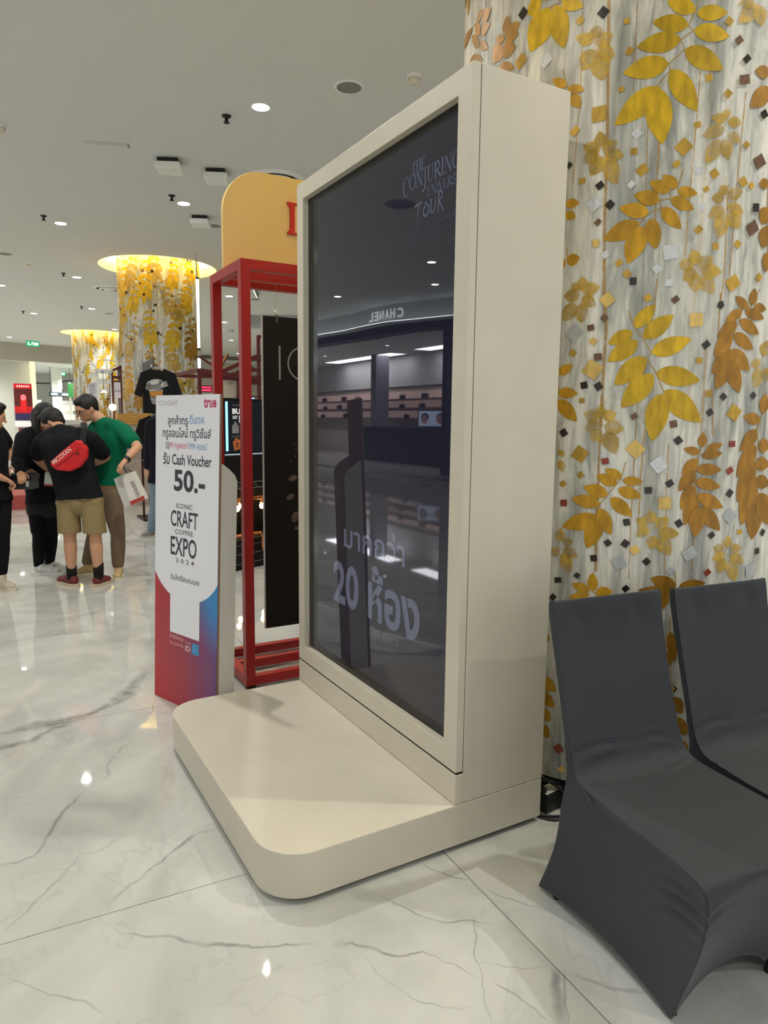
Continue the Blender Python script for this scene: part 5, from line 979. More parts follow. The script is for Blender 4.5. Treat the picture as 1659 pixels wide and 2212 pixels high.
def ring2(cx, cz, a, b_, rot, w, a0=0, a1=2 * PI):
    b = MB(); O_ = ell(cx, cz, a, b_, rot, a0, a1); I_ = ell(cx, cz, a - w, b_ - w, rot, a0, a1)
    for i in range(len(O_) - 1): b.quad(XZ(*O_[i], 8.5685), XZ(*O_[i + 1], 8.5685), XZ(*I_[i + 1], 8.5685), XZ(*I_[i], 8.5685))
    return b
pr = ring2(.872, 1.985, .115, .055, .22, .012)
for q in (ring2(.872, 1.992, .085, .036, .22, .008), ring2(.870, 1.965, .125, .058, .22, .010, PI, 2 * PI), ring2(.868, 1.945, .128, .058, .22, .008, PI, 2 * PI)): pr.add(q.v, q.f)
pr.add([XZ(*p, 8.5685) for p in ell(.872, 1.994, .066, .024, .22)[:-1]], [tuple(range(24))])
for q in range(4): pr.prism([(.965, 1.925 + q * .018), (1.06 - q * .008, 1.955 + q * .020), (1.06 - q * .008, 1.966 + q * .020), (.965, 1.937 + q * .018)], (0, 8.569, 0), (1, 0, 0), Zv, (0, -.0006, 0))
for q in range(5): pr.prism([(.80 + q * .008, 1.782 - q * .020), (.965 - q * .012, 1.79 - q * .020), (.965 - q * .012, 1.780 - q * .020), (.80 + q * .008, 1.772 - q * .020)], (0, 8.569, 0), (1, 0, 0), Zv, (0, -.0006, 0))
for q in range(3): pr.prism([(.79, 1.892 - q * .012), (.985, 1.906 - q * .012), (.985, 1.900 - q * .012), (.79, 1.886 - q * .012)], (0, 8.569, 0), (1, 0, 0), Zv, (0, -.0006, 0))
pr.build('cup_print', M_PW, t)
MB().prism([(.792, 1.868), (.985, 1.880), (.972, 1.805), (.812, 1.793)], (0, 8.569, 0), (1, 0, 0), Zv, (0, -.0008, 0)).build('orange_sleeve_print', M_PO, t)
tshirt('plain black t-shirt hanging low behind the cup-print one', 0.0, 8.80, 1.52, 1.02)

# ------------------------------------------------------------------ coffee counter behind the red frame
M_BLACK = mat('counter_black', (9, 8, 8), .6, spec=.25); M_COP = mat('copper', (196, 118, 72), .3, metal=.8); M_WHITEM = mat('thin_white', (120, 120, 118), .5)
cA = math.atan2(.24, .53); CM = Matrix.Translation((.56, 4.68, 0)) @ Matrix.Rotation(cA, 4, 'Z')
cc = thing('coffee_counter', 'black coffee bar counter with copper pipe and open lower bay', 'counter', CM @ Vector((.8, .3, 0)))
MB().box(0, 1.7, 0, .62, 0, .30, CM).build('base', M_BLACK, cc); MB().box(0, 1.7, .56, .62, .30, .84, CM).build('back_panel', M_BLACK, cc); MB().box(0, 1.7, -.02, .64, .86, 1.14, CM).build('upper_bay', M_BLACK, cc)
for x in (0, 1.66): MB().box(x, x + .04, 0, .6, .30, .86, CM).build('side_post', M_BLACK, cc)
MB().box(0, 1.7, -.024, -.021, .875, .882, CM).build('truss_line', M_WHITEM, cc); MB().box(0, 1.7, -.024, -.021, .815, .822, CM).build('truss_line', M_WHITEM, cc)
tr = MB()
for q in range(14): tr.prism([(0, 0), (.06, .053), (.066, .053), (.006, 0)] if q % 2 else [(.06, 0), (0, .053), (.006, .053), (.066, 0)], CM @ Vector((q * .12, -.022, .822)), CM.to_3x3() @ Vector((1, 0, 0)), Zv, CM.to_3x3() @ Vector((0, .004, 0)))
tr.build('truss_web', M_WHITEM, cc)
for z in (.155, .245, .06): MB().box(0, 1.7, -.004, -.001, z, z + .005, CM).build('inlay_line', M_WHITEM, cc)
V3 = lambda x, y, z: CM @ Vector((x, y, z))
MB().tube([V3(.02, -.03, .355), V3(.50, -.03, .355), V3(.56, -.03, .352), V3(.585, -.03, .32), V3(.585, -.03, .20), V3(.60, -.03, .175), V3(.68, -.03, .165), V3(1.6, -.03, .165)], .014, 10).build('copper_pipe', M_COP, cc, smooth=True)
for (x, z0_, z1_) in ((.05, .715, .715), (.3, .69, .69)): MB().tube([V3(x, .05, z0_), V3(x + 1.2, .05, z1_)], .007, 8).build('copper_rail', M_COP, cc)
M_BULB = mat('bulb_warm', (255, 214, 140), .3, emit=(255, 206, 128), es=34)
for q in range(9):
    x = .03 + q * .17; t = thing('hanging_bulb', 'warm bare bulb in the coffee counter bay, %s from the left end' % ORD[q], 'bulb', V3(x, .16 + .12 * (q % 2), .6), 'bare bulbs in the coffee counter')
    y = .10 + .16 * (q % 2); MB().ball(V3(x, y, .605), (.026, .026, .032), 12, 8).build('glass', M_BULB, t, smooth=True); MB().cyl(V3(x, y, .635), V3(x, y, .672), .014, 10).build('socket', M_COP, t); MB().cyl(V3(x, y, .672), V3(x, y, .8598), .0025, 6).build('flex', M_BLACK, t)
mo = thing('menu_monitor', 'black menu screen with white BUY lettering on the coffee counter', 'screen', V3(.6, .2, 1.14))
MB().box(.235, .80, .16, .24, 1.14, 1.70, CM).build('case', M_BLACK, mo, bevel=.004)
MB().box(.285, .765, .154, .159, 1.165, 1.675, CM).build('display', mat('menu_display', (9, 12, 18), .3, emit=(20, 34, 52), es=.25), mo)
MB().box(.284, .312, .150, .1535, 1.18, 1.665, CM).build('light_strip', mat('strip_cyan', (150, 215, 240), .4, emit=(130, 205, 240), es=2.0), mo)
MB().box(.27, .78, .13, .16, 1.141, 1.150, CM).build('ledge', mat('ledge_lit', (190, 210, 220), .4, emit=(190, 215, 230), es=.5), mo)
cx_, cz_ = CM.to_3x3() @ Vector((1, 0, 0)), Zv; M_MW = mat('menu_white', (216, 216, 220), .5, emit=(216, 216, 222), es=.5)
def mtx(s, x, z, w, h, m=M_MW, bold=.02): text('lettering', s, m, mo, V3(x, .1525, z), cx_, cz_, h=h, w=w, bold=bold)
mtx('COLD', .425, 1.632, .10, .020, mat('menu_dim', (120, 118, 116), .5)); mtx('BUY', .455, 1.572, .165, .055, bold=.05); mtx('GET', .41, 1.512, .07, .032, bold=.03); mtx('1', .475, 1.495, .03, .07, bold=.05); mtx('?', .222, 1.232, .03, .045, mat('ink_dark', (36, 26, 24), .5), .03) if 0 else None
MB().box(.37, .455, .1528, .1535, 1.355, 1.435, CM).box(.39, .435, .1528, .1535, 1.438, 1.452, CM).box(.402, .424, .1528, .1535, 1.455, 1.470, CM).build('bag_picture', mat('menu_grey', (150, 152, 156), .5, mottled=.4, mscale=40), mo)
MB().box(.36, .46, .1528, .1535, 1.325, 1.331, CM).box(.36, .46, .1528, .1535, 1.313, 1.318, CM).build('caption_lines', MATS['menu_dim'], mo)
QM = CM @ Matrix.Translation((.43, 0, 1.245)) @ Matrix.Rotation(-.22, 4, 'Y')
MB().box(-.05, .05, .1522, .1532, -.055, .04, QM).box(-.022, .022, .1522, .1532, .04, .06, QM).build('orange_bag_picture', mat('menu_orange', (212, 118, 66), .5), mo)
text('lettering', '?', mat('ink_dark', (40, 28, 24), .5), mo, V3(.43, .1515, 1.240), cx_, cz_, h=.05, w=.03, bold=.03)

# ------------------------------------------------------------------ dark red gabled stall beyond
M_DRED = mat('stall_red', (92, 18, 20), .45)
hu = thing('truss_stall', 'dark red gabled stall frame beyond the red display frame', 'stall', (2.6, 9.2, 0))
def bar(a, b_, w=.05, m=M_DRED, name='beam'):
    a, b_ = Vector(a), Vector(b_); d = (b_ - a).normalized(); q = d.to_track_quat('Z', 'Y').to_matrix().to_4x4()
    MB().box(-w / 2, w / 2, -w / 2, w / 2, 0, (b_ - a).length, Matrix.Translation(a) @ q).build(name, m, hu)
for x, y in ((1.52, 8.6), (2.115, 8.6), (1.52, 10.2), (2.7, 10.2)): bar((x, y, 0), (x, y, 2.2), .05, name='post')
bar((2.435, 8.6, 0), (2.435, 8.6, 2.76), .045, name='post')
bar((1.80, 8.6, 2.165), (2.46, 8.6, 2.47), .06); bar((1.80, 8.63, 2.19), (2.14, 9.2, 2.50), .035)
bar((1.52, 8.6, 2.19), (2.46, 8.6, 2.10), .07); bar((1.52, 8.6, 2.13), (2.46, 8.62, 2.06), .05); bar((1.82, 8.6, 2.13), (2.46, 8.6, 2.25), .04)
bar((1.52, 8.6, 2.40), (1.82, 8.6, 2.22), .03); bar((2.10, 8.6, 2.40), (2.46, 8.6, 2.20), .03); bar((1.52, 10.2, 2.2), (2.7, 10.2, 2.2), .05); bar((2.435, 8.6, 2.74), (3.4, 8.6, 2.74), .05); bar((2.115, 8.6, 2.2), (2.7, 10.2, 2.2), .05); bar((1.52, 8.6, 2.2), (1.52, 10.2, 2.2), .05)
sh = MB()
for i in range(7):
    for j in range(6): pass
pts = [[(1.87 + i * .04, 8.68 + .012 * math.sin(i * 2.1), 1.80 + j * .05 + (.01 * math.sin(i) if j == 5 else 0)) for j in range(6)] for i in range(7)]
vs = [p for r_ in pts for p in r_]; sh.add(vs, [(i * 6 + j, (i + 1) * 6 + j, (i + 1) * 6 + j + 1, i * 6 + j + 1) for i in range(6) for j in range(5)])
cl = sh.build('cloth_panel', mat('linen', (232, 220, 204), .85), hu, smooth=True); so = cl.modifiers.new('s', 'SOLIDIFY'); so.thickness = .006
for (x, z, w, h) in ((2.29, 2.06, .07, .08), (2.37, 2.07, .06, .08), (2.29, 1.87, .06, .10), (2.365, 1.86, .05, .12)):
    tag(MB().box(x, x + w, 8.9, 8.96, z, z + h).build('packet', mat('packet_pale', (206, 200, 196), .6), None, bevel=.006), 'pale packet on the %s shelf of the dark red stall, at the %s' % ('upper' if z > 1.95 else 'lower', 'left' if x < 2.33 else 'right'), 'packet', 'packets in the dark red stall')
MB().box(2.2, 2.9, 8.86, 9.1, 2.035, 2.055).box(2.2, 2.9, 8.86, 9.1, 1.835, 1.855).build('shelf', M_DRED, hu); MB().box(2.26, 2.45, 8.85, 8.9, 1.79, 1.83).build('blue_light', mat('blue_lit', (180, 200, 255), .4, emit=(150, 190, 255), es=1.6), hu)
for i, (za, zb) in enumerate(((2.70, 3.85), (2.30, 2.53), (2.14, 2.25))):
    t = thing('tube_light', ['long white vertical tube light right of the far column', 'middle white vertical tube light right of the far column', 'lowest short white tube light right of the far column'][i], 'lamp', (2.05, 10.5, za))
    MB().cyl((2.05, 10.5, za), (2.05, 10.5, zb), .026, 12).build('tube', mat('tube_lit', (255, 255, 255), .4, emit=(240, 246, 255), es=2.6), t); MB().cyl((2.05, 10.5, zb), (2.05, 10.5, zb + .03), .028, 12).cyl((2.05, 10.5, za - .03), (2.05, 10.5, za), .028, 12).build('cap', M_DARK, t)
M_TRIM_ = mat('pole_white', (206, 204, 198), .5)
tp = thing('lamp_pole', 'thin pale pole carrying the white tube lights', 'pole', (2.05, 10.54, 0)); MB().cyl((2.05, 10.545, 0), (2.05, 10.545, CEIL), .010, 10).build('shaft', M_TRIM_, tp); MB().lathe([(0, 0), (.12, 0), (.12, .02), (0, .02)], (2.05, 10.545, 0), 20).build('foot', M_DARK, tp)
nn = thing('neon_sign', 'pink-red neon letters glowing left of the red frame', 'sign', (2.15, 10.5, 2.0)); M_NEON = mat('neon_pink', (255, 60, 90), .4, emit=(255, 60, 92), es=3.0)
MB().box(2.04, 2.27, 10.512, 10.53, 1.95, 2.07).build('back_plate', mat('plate_dark_red', (88, 34, 40), .5), nn)
for z in (2.035, 1.985):
    b = MB()
    for q in range(7):
        x = 2.062 + q * .028; b.tube([(x, 10.51, z - .012), (x + .006, 10.51, z + .014), (x + .018, 10.51, z + .012), (x + .02, 10.51, z - .01), (x + .006, 10.51, z - .012)], .004, 5)
    b.build('neon_tube', M_NEON, nn)

# ------------------------------------------------------------------ white booth, shelf, pendant and red plinth beyond the people
bo = thing('white_booth', 'white open booth with a pitched roof beam and printed boards', 'booth', (.5, 11.2, 0))
M_BW = mat('booth_white', (226, 226, 224), .6)
for x, y in ((.34, 11.6), (.44, 11.0), (.66, 11.0)): MB().box(x, x + .03, y, y + .03, 0, 2.3 if y < 11.5 else 2.1).build('post', M_BW, bo)
MB().prism([(0, 0), (.03, 0), (.03, .05), (0, .05)], (.335, 10.99, 2.46), (0, 0, 1), (0, 1, 0), Vector((.12, .0, -.17))).build('roof_beam', M_BW, bo)
MB().box(.44, .70, 10.98, 11.02, 2.265, 2.305).box(.45, .69, 10.985, 11.03, 2.235, 2.262).build('cornice', M_BW, bo)
MB().prism([(0, 0), (.14, .07), (.14, .14), (0, .07)], (.305, 11.0, 2.13), (1, 0, 0), Zv, (0, .02, 0)).build('slanted_board', M_BW, bo)
MB().prism([(0, 0), (.13, .05), (.13, .30), (0, .25)], (.31, 11.0, 1.80), (1, 0, 0), Zv, (0, .02, 0)).build('printed_board', mat('board_cool', (206, 208, 216), .6, mottled=.12, mscale=18), bo)
b = MB()
for q in range(4): b.prism([(0, 0), (.09, .035), (.09, .045), (0, .01)], (.325, 10.996, 1.88 + q * .045), (1, 0, 0), Zv, (0, .002, 0))
b.build('printed_lines', mat('ink_grey', (140, 142, 150), .6), bo); MB().box(.46, .66, 10.99, 11.02, 2.06, 2.14).build('crossbar', M_BW, bo); MB().box(.44, .72, 10.98, 11.5, 0, 1.30).build('counter_body', M_BW, bo)
for i, (x, z, s_, lb) in enumerate(((.535, 1.925, .055, 'white cone pendant lamp under the white booth roof'), (.665, 1.668, .058, 'round glowing pendant lamp beside the head of the man in green'))):
    t = thing('pendant_lamp', lb, 'lamp', (x, 10.9, z))
    if i: MB().ball((x, 10.9, z), (s_ * 1.1, s_ * 1.1, s_), 16, 10).build('globe', mat('globe_lit', (255, 248, 224), .4, emit=(255, 244, 214), es=4.5), t, smooth=True)
    else: MB().lathe([(.012, .03), (s_, -.015), (s_ * .9, -.016), (.01, .02)], (x, 10.9, z), 20).build('shade', mat('shade_lit', (250, 250, 250), .4, emit=(255, 255, 255), es=1.2), t)
    MB().cyl((x, 10.9, z + .02), (x, 10.9, 2.29 if not i else 2.45), .003, 6).build('flex', M_DARK, t)
MB().box(.52, .715, 10.893, 10.907, 2.44, 2.46).build('lamp_arm', M_BW, bo); MB().box(.515, .55, 10.893, 11.0, 2.27, 2.29).build('lamp_bracket', M_BW, bo)
rs = thing('red_shelf', 'narrow dark red shelf unit with white posters before the far column', 'shelf', (.77, 11.1, 0))
MB().box(.685, .71, 11.0, 11.3, 0, 2.30).box(.83, .85, 11.0, 11.3, 0, 2.38).build('side_panel', M_DRED, rs); MB().prism([(.685, 2.26), (.85, 2.34), (.85, 2.38), (.685, 2.30)], (0, 11.0, 0), (1, 0, 0), Zv, (0, .3, 0)).build('top', M_DRED, rs)
MB().box(.71, .83, 11.0, 11.3, 2.17, 2.20).box(.71, .83, 11.0, 11.3, 2.10, 2.12).build('shelf_board', M_DRED, rs); MB().box(.722, .822, 11.0, 11.02, 1.83, 2.095).build('white_poster', mat('poster_lilac', (220, 216, 226), .6), rs); MB().box(.722, .822, 10.996, 11.0, 1.935, 1.96).build('poster_line', mat('poster_grey', (176, 170, 180), .6), rs)
wc = thing('wooden_counter', 'honey-coloured wooden counter before the far column', 'counter', (.95, 10.75, 0))
MB().box(.70, 1.18, 10.6, 10.9, 1.38, 1.565).build('top_box', mat('honey_wood', (196, 148, 72), .5, mottled=.2, mscale=6, stretch=(1, 1, 5)), wc); MB().box(.72, 1.16, 10.62, 10.88, 0, 1.38).build('body', mat('wood_grey', (176, 160, 146), .6, mottled=.2, mscale=5), wc)
tag(MB().box(-1.3, -.42, 10.84, 12.7, 0, .235).build('red_plinth', mat('plinth_red', (172, 78, 72), .6), None, bevel=.005), 'low red plinth behind the woman in black', 'plinth')
bt = thing('white_table', 'white counter seen between the man in green and the woman', 'table', (.15, 12.4, 0)); MB().box(-.1, .42, 12.2, 12.6, 1.36, 1.44).build('top', M_BW, bt); MB().box(-.05, .37, 12.25, 12.55, 0, 1.36).build('body', mat('table_grey', (206, 206, 206), .6), bt)

# ------------------------------------------------------------------ far wall: poster, exit signs, the hall behind
po = thing('lightbox_poster', 'red lightbox poster on the white far wall', 'poster', (.3, 29.1, 1.34))
PM_ = Matrix.Translation((-.02, 28.98, 0)) @ Matrix.Rotation(math.radians(15.6), 4, 'Z')
def pbox(nm, x0, x1, z0_, z1_, m, y=0): MB().box(x0, x1, -.012 - y, .0 - y, z0_, z1_, PM_).build(nm, m, po)
E_ = lambda n_, c_, e_: mat(n_, c_, .4, emit=c_, es=e_)
pbox('case', -.04, .70, .3, 2.77, mat('case_white', (220, 220, 216), .5), -.012)
pbox('red_header', 0, .66, 2.56, 2.745, E_('lb_red', (206, 26, 34), .55)); pbox('dark_picture', 0, .66, 1.62, 2.56, E_('lb_maroon', (92, 34, 36), .4)); pbox('red_glow', .22, .44, 1.7, 2.32, E_('lb_bright', (216, 34, 40), .55), .002); pbox('red_foot', 0, .66, 1.62, 1.88, E_('lb_red2', (190, 28, 38), .5), .001); pbox('navy_band', 0, .66, 1.34, 1.62, E_('lb_navy', (56, 44, 84), .5)); pbox('white_strip', -.02, .66, 1.10, 1.32, E_('lb_white', (226, 222, 222), .6)); pbox('lower_panel', .1, .66, .4, 1.06, E_('lb_dark', (104, 60, 60), .35))
b = MB(); b.add([PM_ @ Vector((.33 + .10 * math.cos(q), -.016, 2.22 + .12 * math.sin(q))) for q in [2 * PI * i / 20 for i in range(20)]], [tuple(range(20))]); b.build('round_emblem', E_('lb_rose', (226, 130, 140), .6), po)
b = MB()
for q in range(6):
    x = .1 + q * .08; b.prism([(0, 0), (.05, 0), (.065, .06), (.015, .06)], PM_ @ Vector((x, -.014, 2.62)), PM_.to_3x3() @ Vector((1, 0, 0)), Zv, PM_.to_3x3() @ Vector((0, -.003, 0)))
b.build('header_lettering', E_('lb_letter', (240, 230, 230), .8), po)
def exit_sign(label, p, rot, w=.42, drop=.12):
    t = thing('exit_sign', label, 'sign', p); M = Matrix.Translation(p) @ Matrix.Rotation(rot, 4, 'Z'); h = w * .42
    MB().box(-w / 2, w / 2, -.03, .03, -h / 2, h / 2, M).build('lit_panel', E_('exit_green', (22, 160, 104), 1.0), t, bevel=.01)
    MB().box(w * .05, w * .40, -.034, -.031, -h * .26, h * .26, M).box(-w * .40, -w * .28, -.034, -.031, -h * .3, h * .3, M).build('white_symbol', E_('exit_white', (236, 255, 244), 1.4), t)
    r = MB(); r.ball(M @ Vector((-.02 * w / .42, -.034, h * .26)), .018 * w / .42, 8, 6)
    for a, b_ in (((-.02, .2), (-.05, -.05)), ((-.05, -.05), (-.02, -.32)), ((-.05, -.05), (-.12, -.28)), ((-.02, .15), (.03, -.02))): r.cyl(M @ Vector((a[0] * w / .42, -.034, a[1] * h)), M @ Vector((b_[0] * w / .42, -.034, b_[1] * h)), .008 * w / .42, 6)
    r.build('running_figure', MATS['exit_white'], t); MB().box(-.015, .015, -.01, .01, h / 2, h / 2 + drop, M).build('stem', M_WHITE, t)
exit_sign('green exit sign hanging from the mall ceiling at the left', (.63, 27.6, 4.15), .27, .46, .06)
exit_sign('small green exit sign in the hall behind the far wall', (2.63, 39, 3.72), .1, .5, .2)
for i, (x, y, w, h, z, c, lb) in enumerate(((2.35, 38, .42, 2.6, .2, (240, 252, 236), 'bright white light column in the far hall'), (3.1, 36, .30, 3.1, 0, (176, 164, 150), 'grey-brown pillar in the far hall'))):
    t = thing('hall_pillar', lb, 'pillar', (x, y, 0)); MB().box(x - w / 2, x + w / 2, y, y + w, 0, 3.0).build('shaft', mat('hall_%d' % i, c, .6, emit=c, es=(.6, .05)[i]), t); MB().box(x - w / 2 - .04, x + w / 2 + .04, y - .04, y + w + .04, 0, .1).build('base', M_WHITE, t); MB().box(x - w / 2 - .03, x + w / 2 + .03, y - .03, y + w + .03, 2.9, 3.98).build('capital', M_WHITE, t)
gs = thing('green_shop_sign', 'green slatted shop sign in the far hall', 'sign', (3.5, 37, 2.6))
for q in range(6): MB().box(2.75, 4.2, 37, 37.1, 2.50 + q * .115, 2.58 + q * .115).build('slat', E_('shop_green', (40, 150, 66), .6), gs)
MB().box(2.8, 2.9, 37.1, 37.16, 0, 3.2).box(4.0, 4.1, 37.1, 37.16, 0, 3.2).build('post', M_WHITE, gs)
wl = MB(); wl.tube([(1.3 + .33 * i, 39.5, 3.32 + .10 * math.tanh((i - 4) * .9)) for i in range(11)], .035, 8); tr_ = wl.build('trim_3', M_DARK); structure(tr_)
tag(MB().box(1.9, 3.0, 37.4, 37.5, 2.50, 2.72).build('hall_banner', mat('banner_dark', (70, 84, 92), .5, mottled=.3, mscale=4), None), 'dark hanging banner in the far hall', 'sign')
MB().box(2.0, 2.3, 37.38, 37.4, 2.56, 2.68).box(2.5, 2.9, 37.38, 37.4, 2.55, 2.66).build('pale_print', mat('banner_pale', (206, 216, 220), .5), bpy.data.objects['hall_banner'])
for x in (2.0, 2.9): MB().cyl((x, 37.45, 2.72), (x, 37.45, 3.98), .01, 6).build('wire', M_DARK, bpy.data.objects['hall_banner'])
for i, (x, y, w) in enumerate(((1.3, 41.5, 1.1), (3.2, 42.0, 1.3))):
    t = thing('shop_cabinet', ['white lit shop cabinet at the left of the far hall', 'white lit shop cabinet at the right of the far hall'][i], 'cabinet', (x, y, 0)); MB().box(x - w / 2, x + w / 2, y, y + .5, 0, 2.4).build('case', M_WHITE, t)
    for q in range(4): MB().box(x - w / 2 + .05, x + w / 2 - .05, y - .01, y + .0, .3 + q * .5, .62 + q * .5).build('lit_shelf', E_('shelf_cream', (236, 232, 196), .8), t)

# ------------------------------------------------------------------ ceiling fittings
M_LENS = mat('lens_lit', (255, 255, 252), .3, emit=(255, 252, 244), es=26.0); M_TRIM = mat('fitting_white', (242, 242, 238), .5); M_VENT = mat('fitting_grey', (132, 130, 124), .6)
def downlight(x, y, label, group=None, z=CEIL, w=None, r=.075):
    t = thing('ceiling_downlight', label, 'downlight', (x, y, z), group)
    MB().lathe([(r, -.001), (r + .018, -.006), (r + .020, .0)], (x, y, z), 28).build('trim_ring', M_TRIM, t, smooth=True)
    b = MB(); b.lathe([(0.0, -.0045), (r * .6, -.0042), (r, -.0035)], (x, y, z), 28); b.build('lens', M_LENS, t)
    ld = bpy.data.lights.new('beam', 'SPOT'); ld.energy = (DOWNLIGHT_W * (1.7 if y > 17.5 else 1.0)) if w is None else w; ld.spot_size = math.radians(140); ld.spot_blend = .7; ld.shadow_soft_size = .045; ld.color = (1.0, .965, .90)
    lo = bpy.data.objects.new('beam', ld); COL.objects.link(lo); lo.location = (x, y, z - .03); hang(lo, t)
    return t
GL = 'recessed ceiling downlights'
vis = [(1.003, 4.53, 'large bright downlight nearest the camera, above the screen stand'), (1.142, 7.78, 'bright downlight between the white ceiling boxes and the yellow sign'), (-.14, 9.69, 'bright downlight at the left above the people'), (.554, 13.84, 'downlight just left of the near glowing ring'), (1.397, 18.10, 'downlight above the far glowing ring'), (.172, 19.89, 'downlight left of the far column pair'),
       (2.64, 22.3, 'small downlight between the two glowing rings'), (-.16, 26.8, 'small far downlight above the exit sign'), (-.73, 15.7, 'downlight cut by the left edge of the picture'), (3.816, 14.27, 'downlight seen between the posts of the red frame, topmost'), (5.046, 18.6, 'downlight seen between the posts of the red frame, second down'), (6.70, 23.1, 'downlight seen between the posts of the red frame, third down'), (8.6, 28.0, 'downlight seen between the posts of the red frame, lowest')]
for x, y, lb in vis: downlight(x, y, lb, GL)
for x, y, lb in ((-5.70, 8.87, 'right downlight mirrored in the screen, upper of the pair'), (-6.9, 10.53, 'right downlight mirrored in the screen, lower of the pair'), (-5.86, 12.93, 'downlight mirrored at the left of the screen'),
                 (-1.6, -.3, 'downlight out of view above the camera side of the stand'), (-3.2, 4.4, 'downlight out of view left of the stand'), (-2.6, -3.6, 'downlight out of view behind the camera'), (3.9, 3.2, 'downlight out of view behind the near column'), (-3.6, 9.6, 'downlight out of view left of the people'), (-3.9, 15.5, 'downlight out of view at the far left'), (-3.8, 21.5, 'downlight out of view farthest left'), (3.9, 8.9, 'downlight out of view above the dark red stall'), (.9, -4.0, 'downlight out of view behind the chairs'), (-5.6, -2.0, 'downlight out of view far left of the camera'), (-5.8, 2.6, 'downlight out of view at the left before the store'), (4.2, -1.6, 'downlight out of view at the far right'), (8.2, 4.5, 'downlight out of view right of the near column'), (8.5, 11.0, 'downlight out of view right of the dark red stall'), (9.6, 18.0, 'downlight out of view at the right of the hall'), (-5.5, 18.5, 'downlight out of view before the store front'), (-5.2, 24.5, 'downlight out of view left of the far wall'), (4.3, 24.6, 'downlight out of view before the far wall'), (-2.2, 7.2, 'downlight out of view just left of the people')): downlight(x, y, lb, GL)
downlight(-.54, 2.59, 'downlight out of view above the voucher standee', GL, w=250); downlight(1.95, -1.25, 'downlight out of view above the grey chairs', GL, w=190)
downlight(-1.6, 26.6, 'unseen downlight added to brighten the white far wall', GL, w=420)  # extra strong lamp out of view, added to whiten the far wall
for x, y in ((1.6, 33), (3.4, 37), (1.2, 41), (4.6, 34)): downlight(x, y, 'downlight in the hall behind the far wall, %s metres back' % {33: 'four', 37: 'eight', 41: 'twelve', 34: 'five'}[y], 'downlights of the far hall', 3.98, 900)
for i, (x, y) in enumerate(((.794, 4.866), (.925, 7.515), (-.387, 9.39), (.278, 13.54), (1.122, 17.84), (-.102, 19.58), (3.3, 13.6), (4.6, 17.8))):
    t = thing('fire_sprinkler', ['dark sprinkler beside the nearest downlight', 'dark sprinkler below the white ceiling boxes', 'dark sprinkler at the left above the people', 'dark sprinkler left of the near glowing ring', 'dark sprinkler above the far glowing ring', 'dark sprinkler above the exit sign', 'dark sprinkler seen through the red frame, upper', 'dark sprinkler seen through the red frame, lower'][i], 'sprinkler', (x, y, CEIL), 'ceiling sprinklers')
    MB().lathe([(.045, 0), (.04, -.012), (.016, -.016), (.014, -.05), (0, -.05)], (x, y, CEIL), 18).build('cup', M_DARK, t, smooth=True); MB().lathe([(.028, -.062), (.028, -.058), (0, -.056)], (x, y, CEIL), 14).build('deflector', M_DARK, t); MB().box(x - .016, x - .012, y - .003, y + .003, CEIL - .06, CEIL - .04).box(x + .012, x + .016, y - .003, y + .003, CEIL - .06, CEIL - .04).build('arms', M_DARK, t)
for i, (x, y, s_) in enumerate(((.614, 6.31, .135), (1.15, 6.36, .13), (1.50, 8.28, .125))):
    t = thing('ceiling_box', ['left white square ceiling box above the yellow sign', 'middle white square ceiling box above the yellow sign', 'lower white square ceiling box left of the yellow sign'][i], 'access point', (x, y, CEIL), 'white square boxes on the ceiling')
    M = Matrix.Translation((x, y, CEIL)) @ Matrix.Rotation(-.45, 4, 'Z'); MB().box(-s_, s_, -s_, s_, -.115, -.045, M).build('housing', M_TRIM, t, bevel=.012); MB().box(-s_ * .8, s_ * .8, -s_ * .8, s_ * .8, -.046, 0, M).build('mount', M_DARK, t); MB().ball(M @ Vector((s_ * .5, -s_ * .5, -.116)), (.008, .008, .003), 8, 6).build('indicator', M_VENT, t)
def smoke(x, y, lb, s_=1.0):
    t = thing('smoke_detector', lb, 'detector', (x, y, CEIL)); MB().lathe([(.062 * s_, 0), (.062 * s_, -.018 * s_), (.05 * s_, -.026 * s_)], (x, y, CEIL), 24).build('base', M_TRIM, t, smooth=False); MB().lathe([(.046 * s_, -.02 * s_), (.046 * s_, -.05 * s_), (.034 * s_, -.064 * s_), (0, -.066 * s_)], (x, y, CEIL), 24).build('head', mat('detector_cream', (220, 214, 196), .5), t, smooth=True)
smoke(1.864, 3.319, 'white smoke detector above the screen stand'); smoke(-1.02, 6.2, 'brownish detector cut by the left edge of the picture', 1.2); smoke(-.375, 12.86, 'small smoke detector left of the near glowing ring')
for x, y, r, lb in ((1.503, 3.773, .105, 'round grey ceiling speaker nearest the screen stand'), (1.776, 8.6, .11, 'round grey ceiling speaker beside the lower white box'), (-.77, 12.3, .12, 'round grey ceiling speaker at the left edge'), (1.91, 18.7, .12, 'round grey ceiling speaker between the glowing rings'), (4.45, 14.3, .12, 'round grey ceiling speaker seen through the red frame')):
    t = thing('ceiling_speaker', lb, 'speaker', (x, y, CEIL), 'round ceiling speakers'); MB().lathe([(r + .022, 0), (r + .018, -.008), (r, -.007)], (x, y, CEIL), 32).build('rim', M_TRIM, t, smooth=True); MB().lathe([(0, -.005), (r, -.0055)], (x, y, CEIL), 32).build('grille', M_VENT, t)
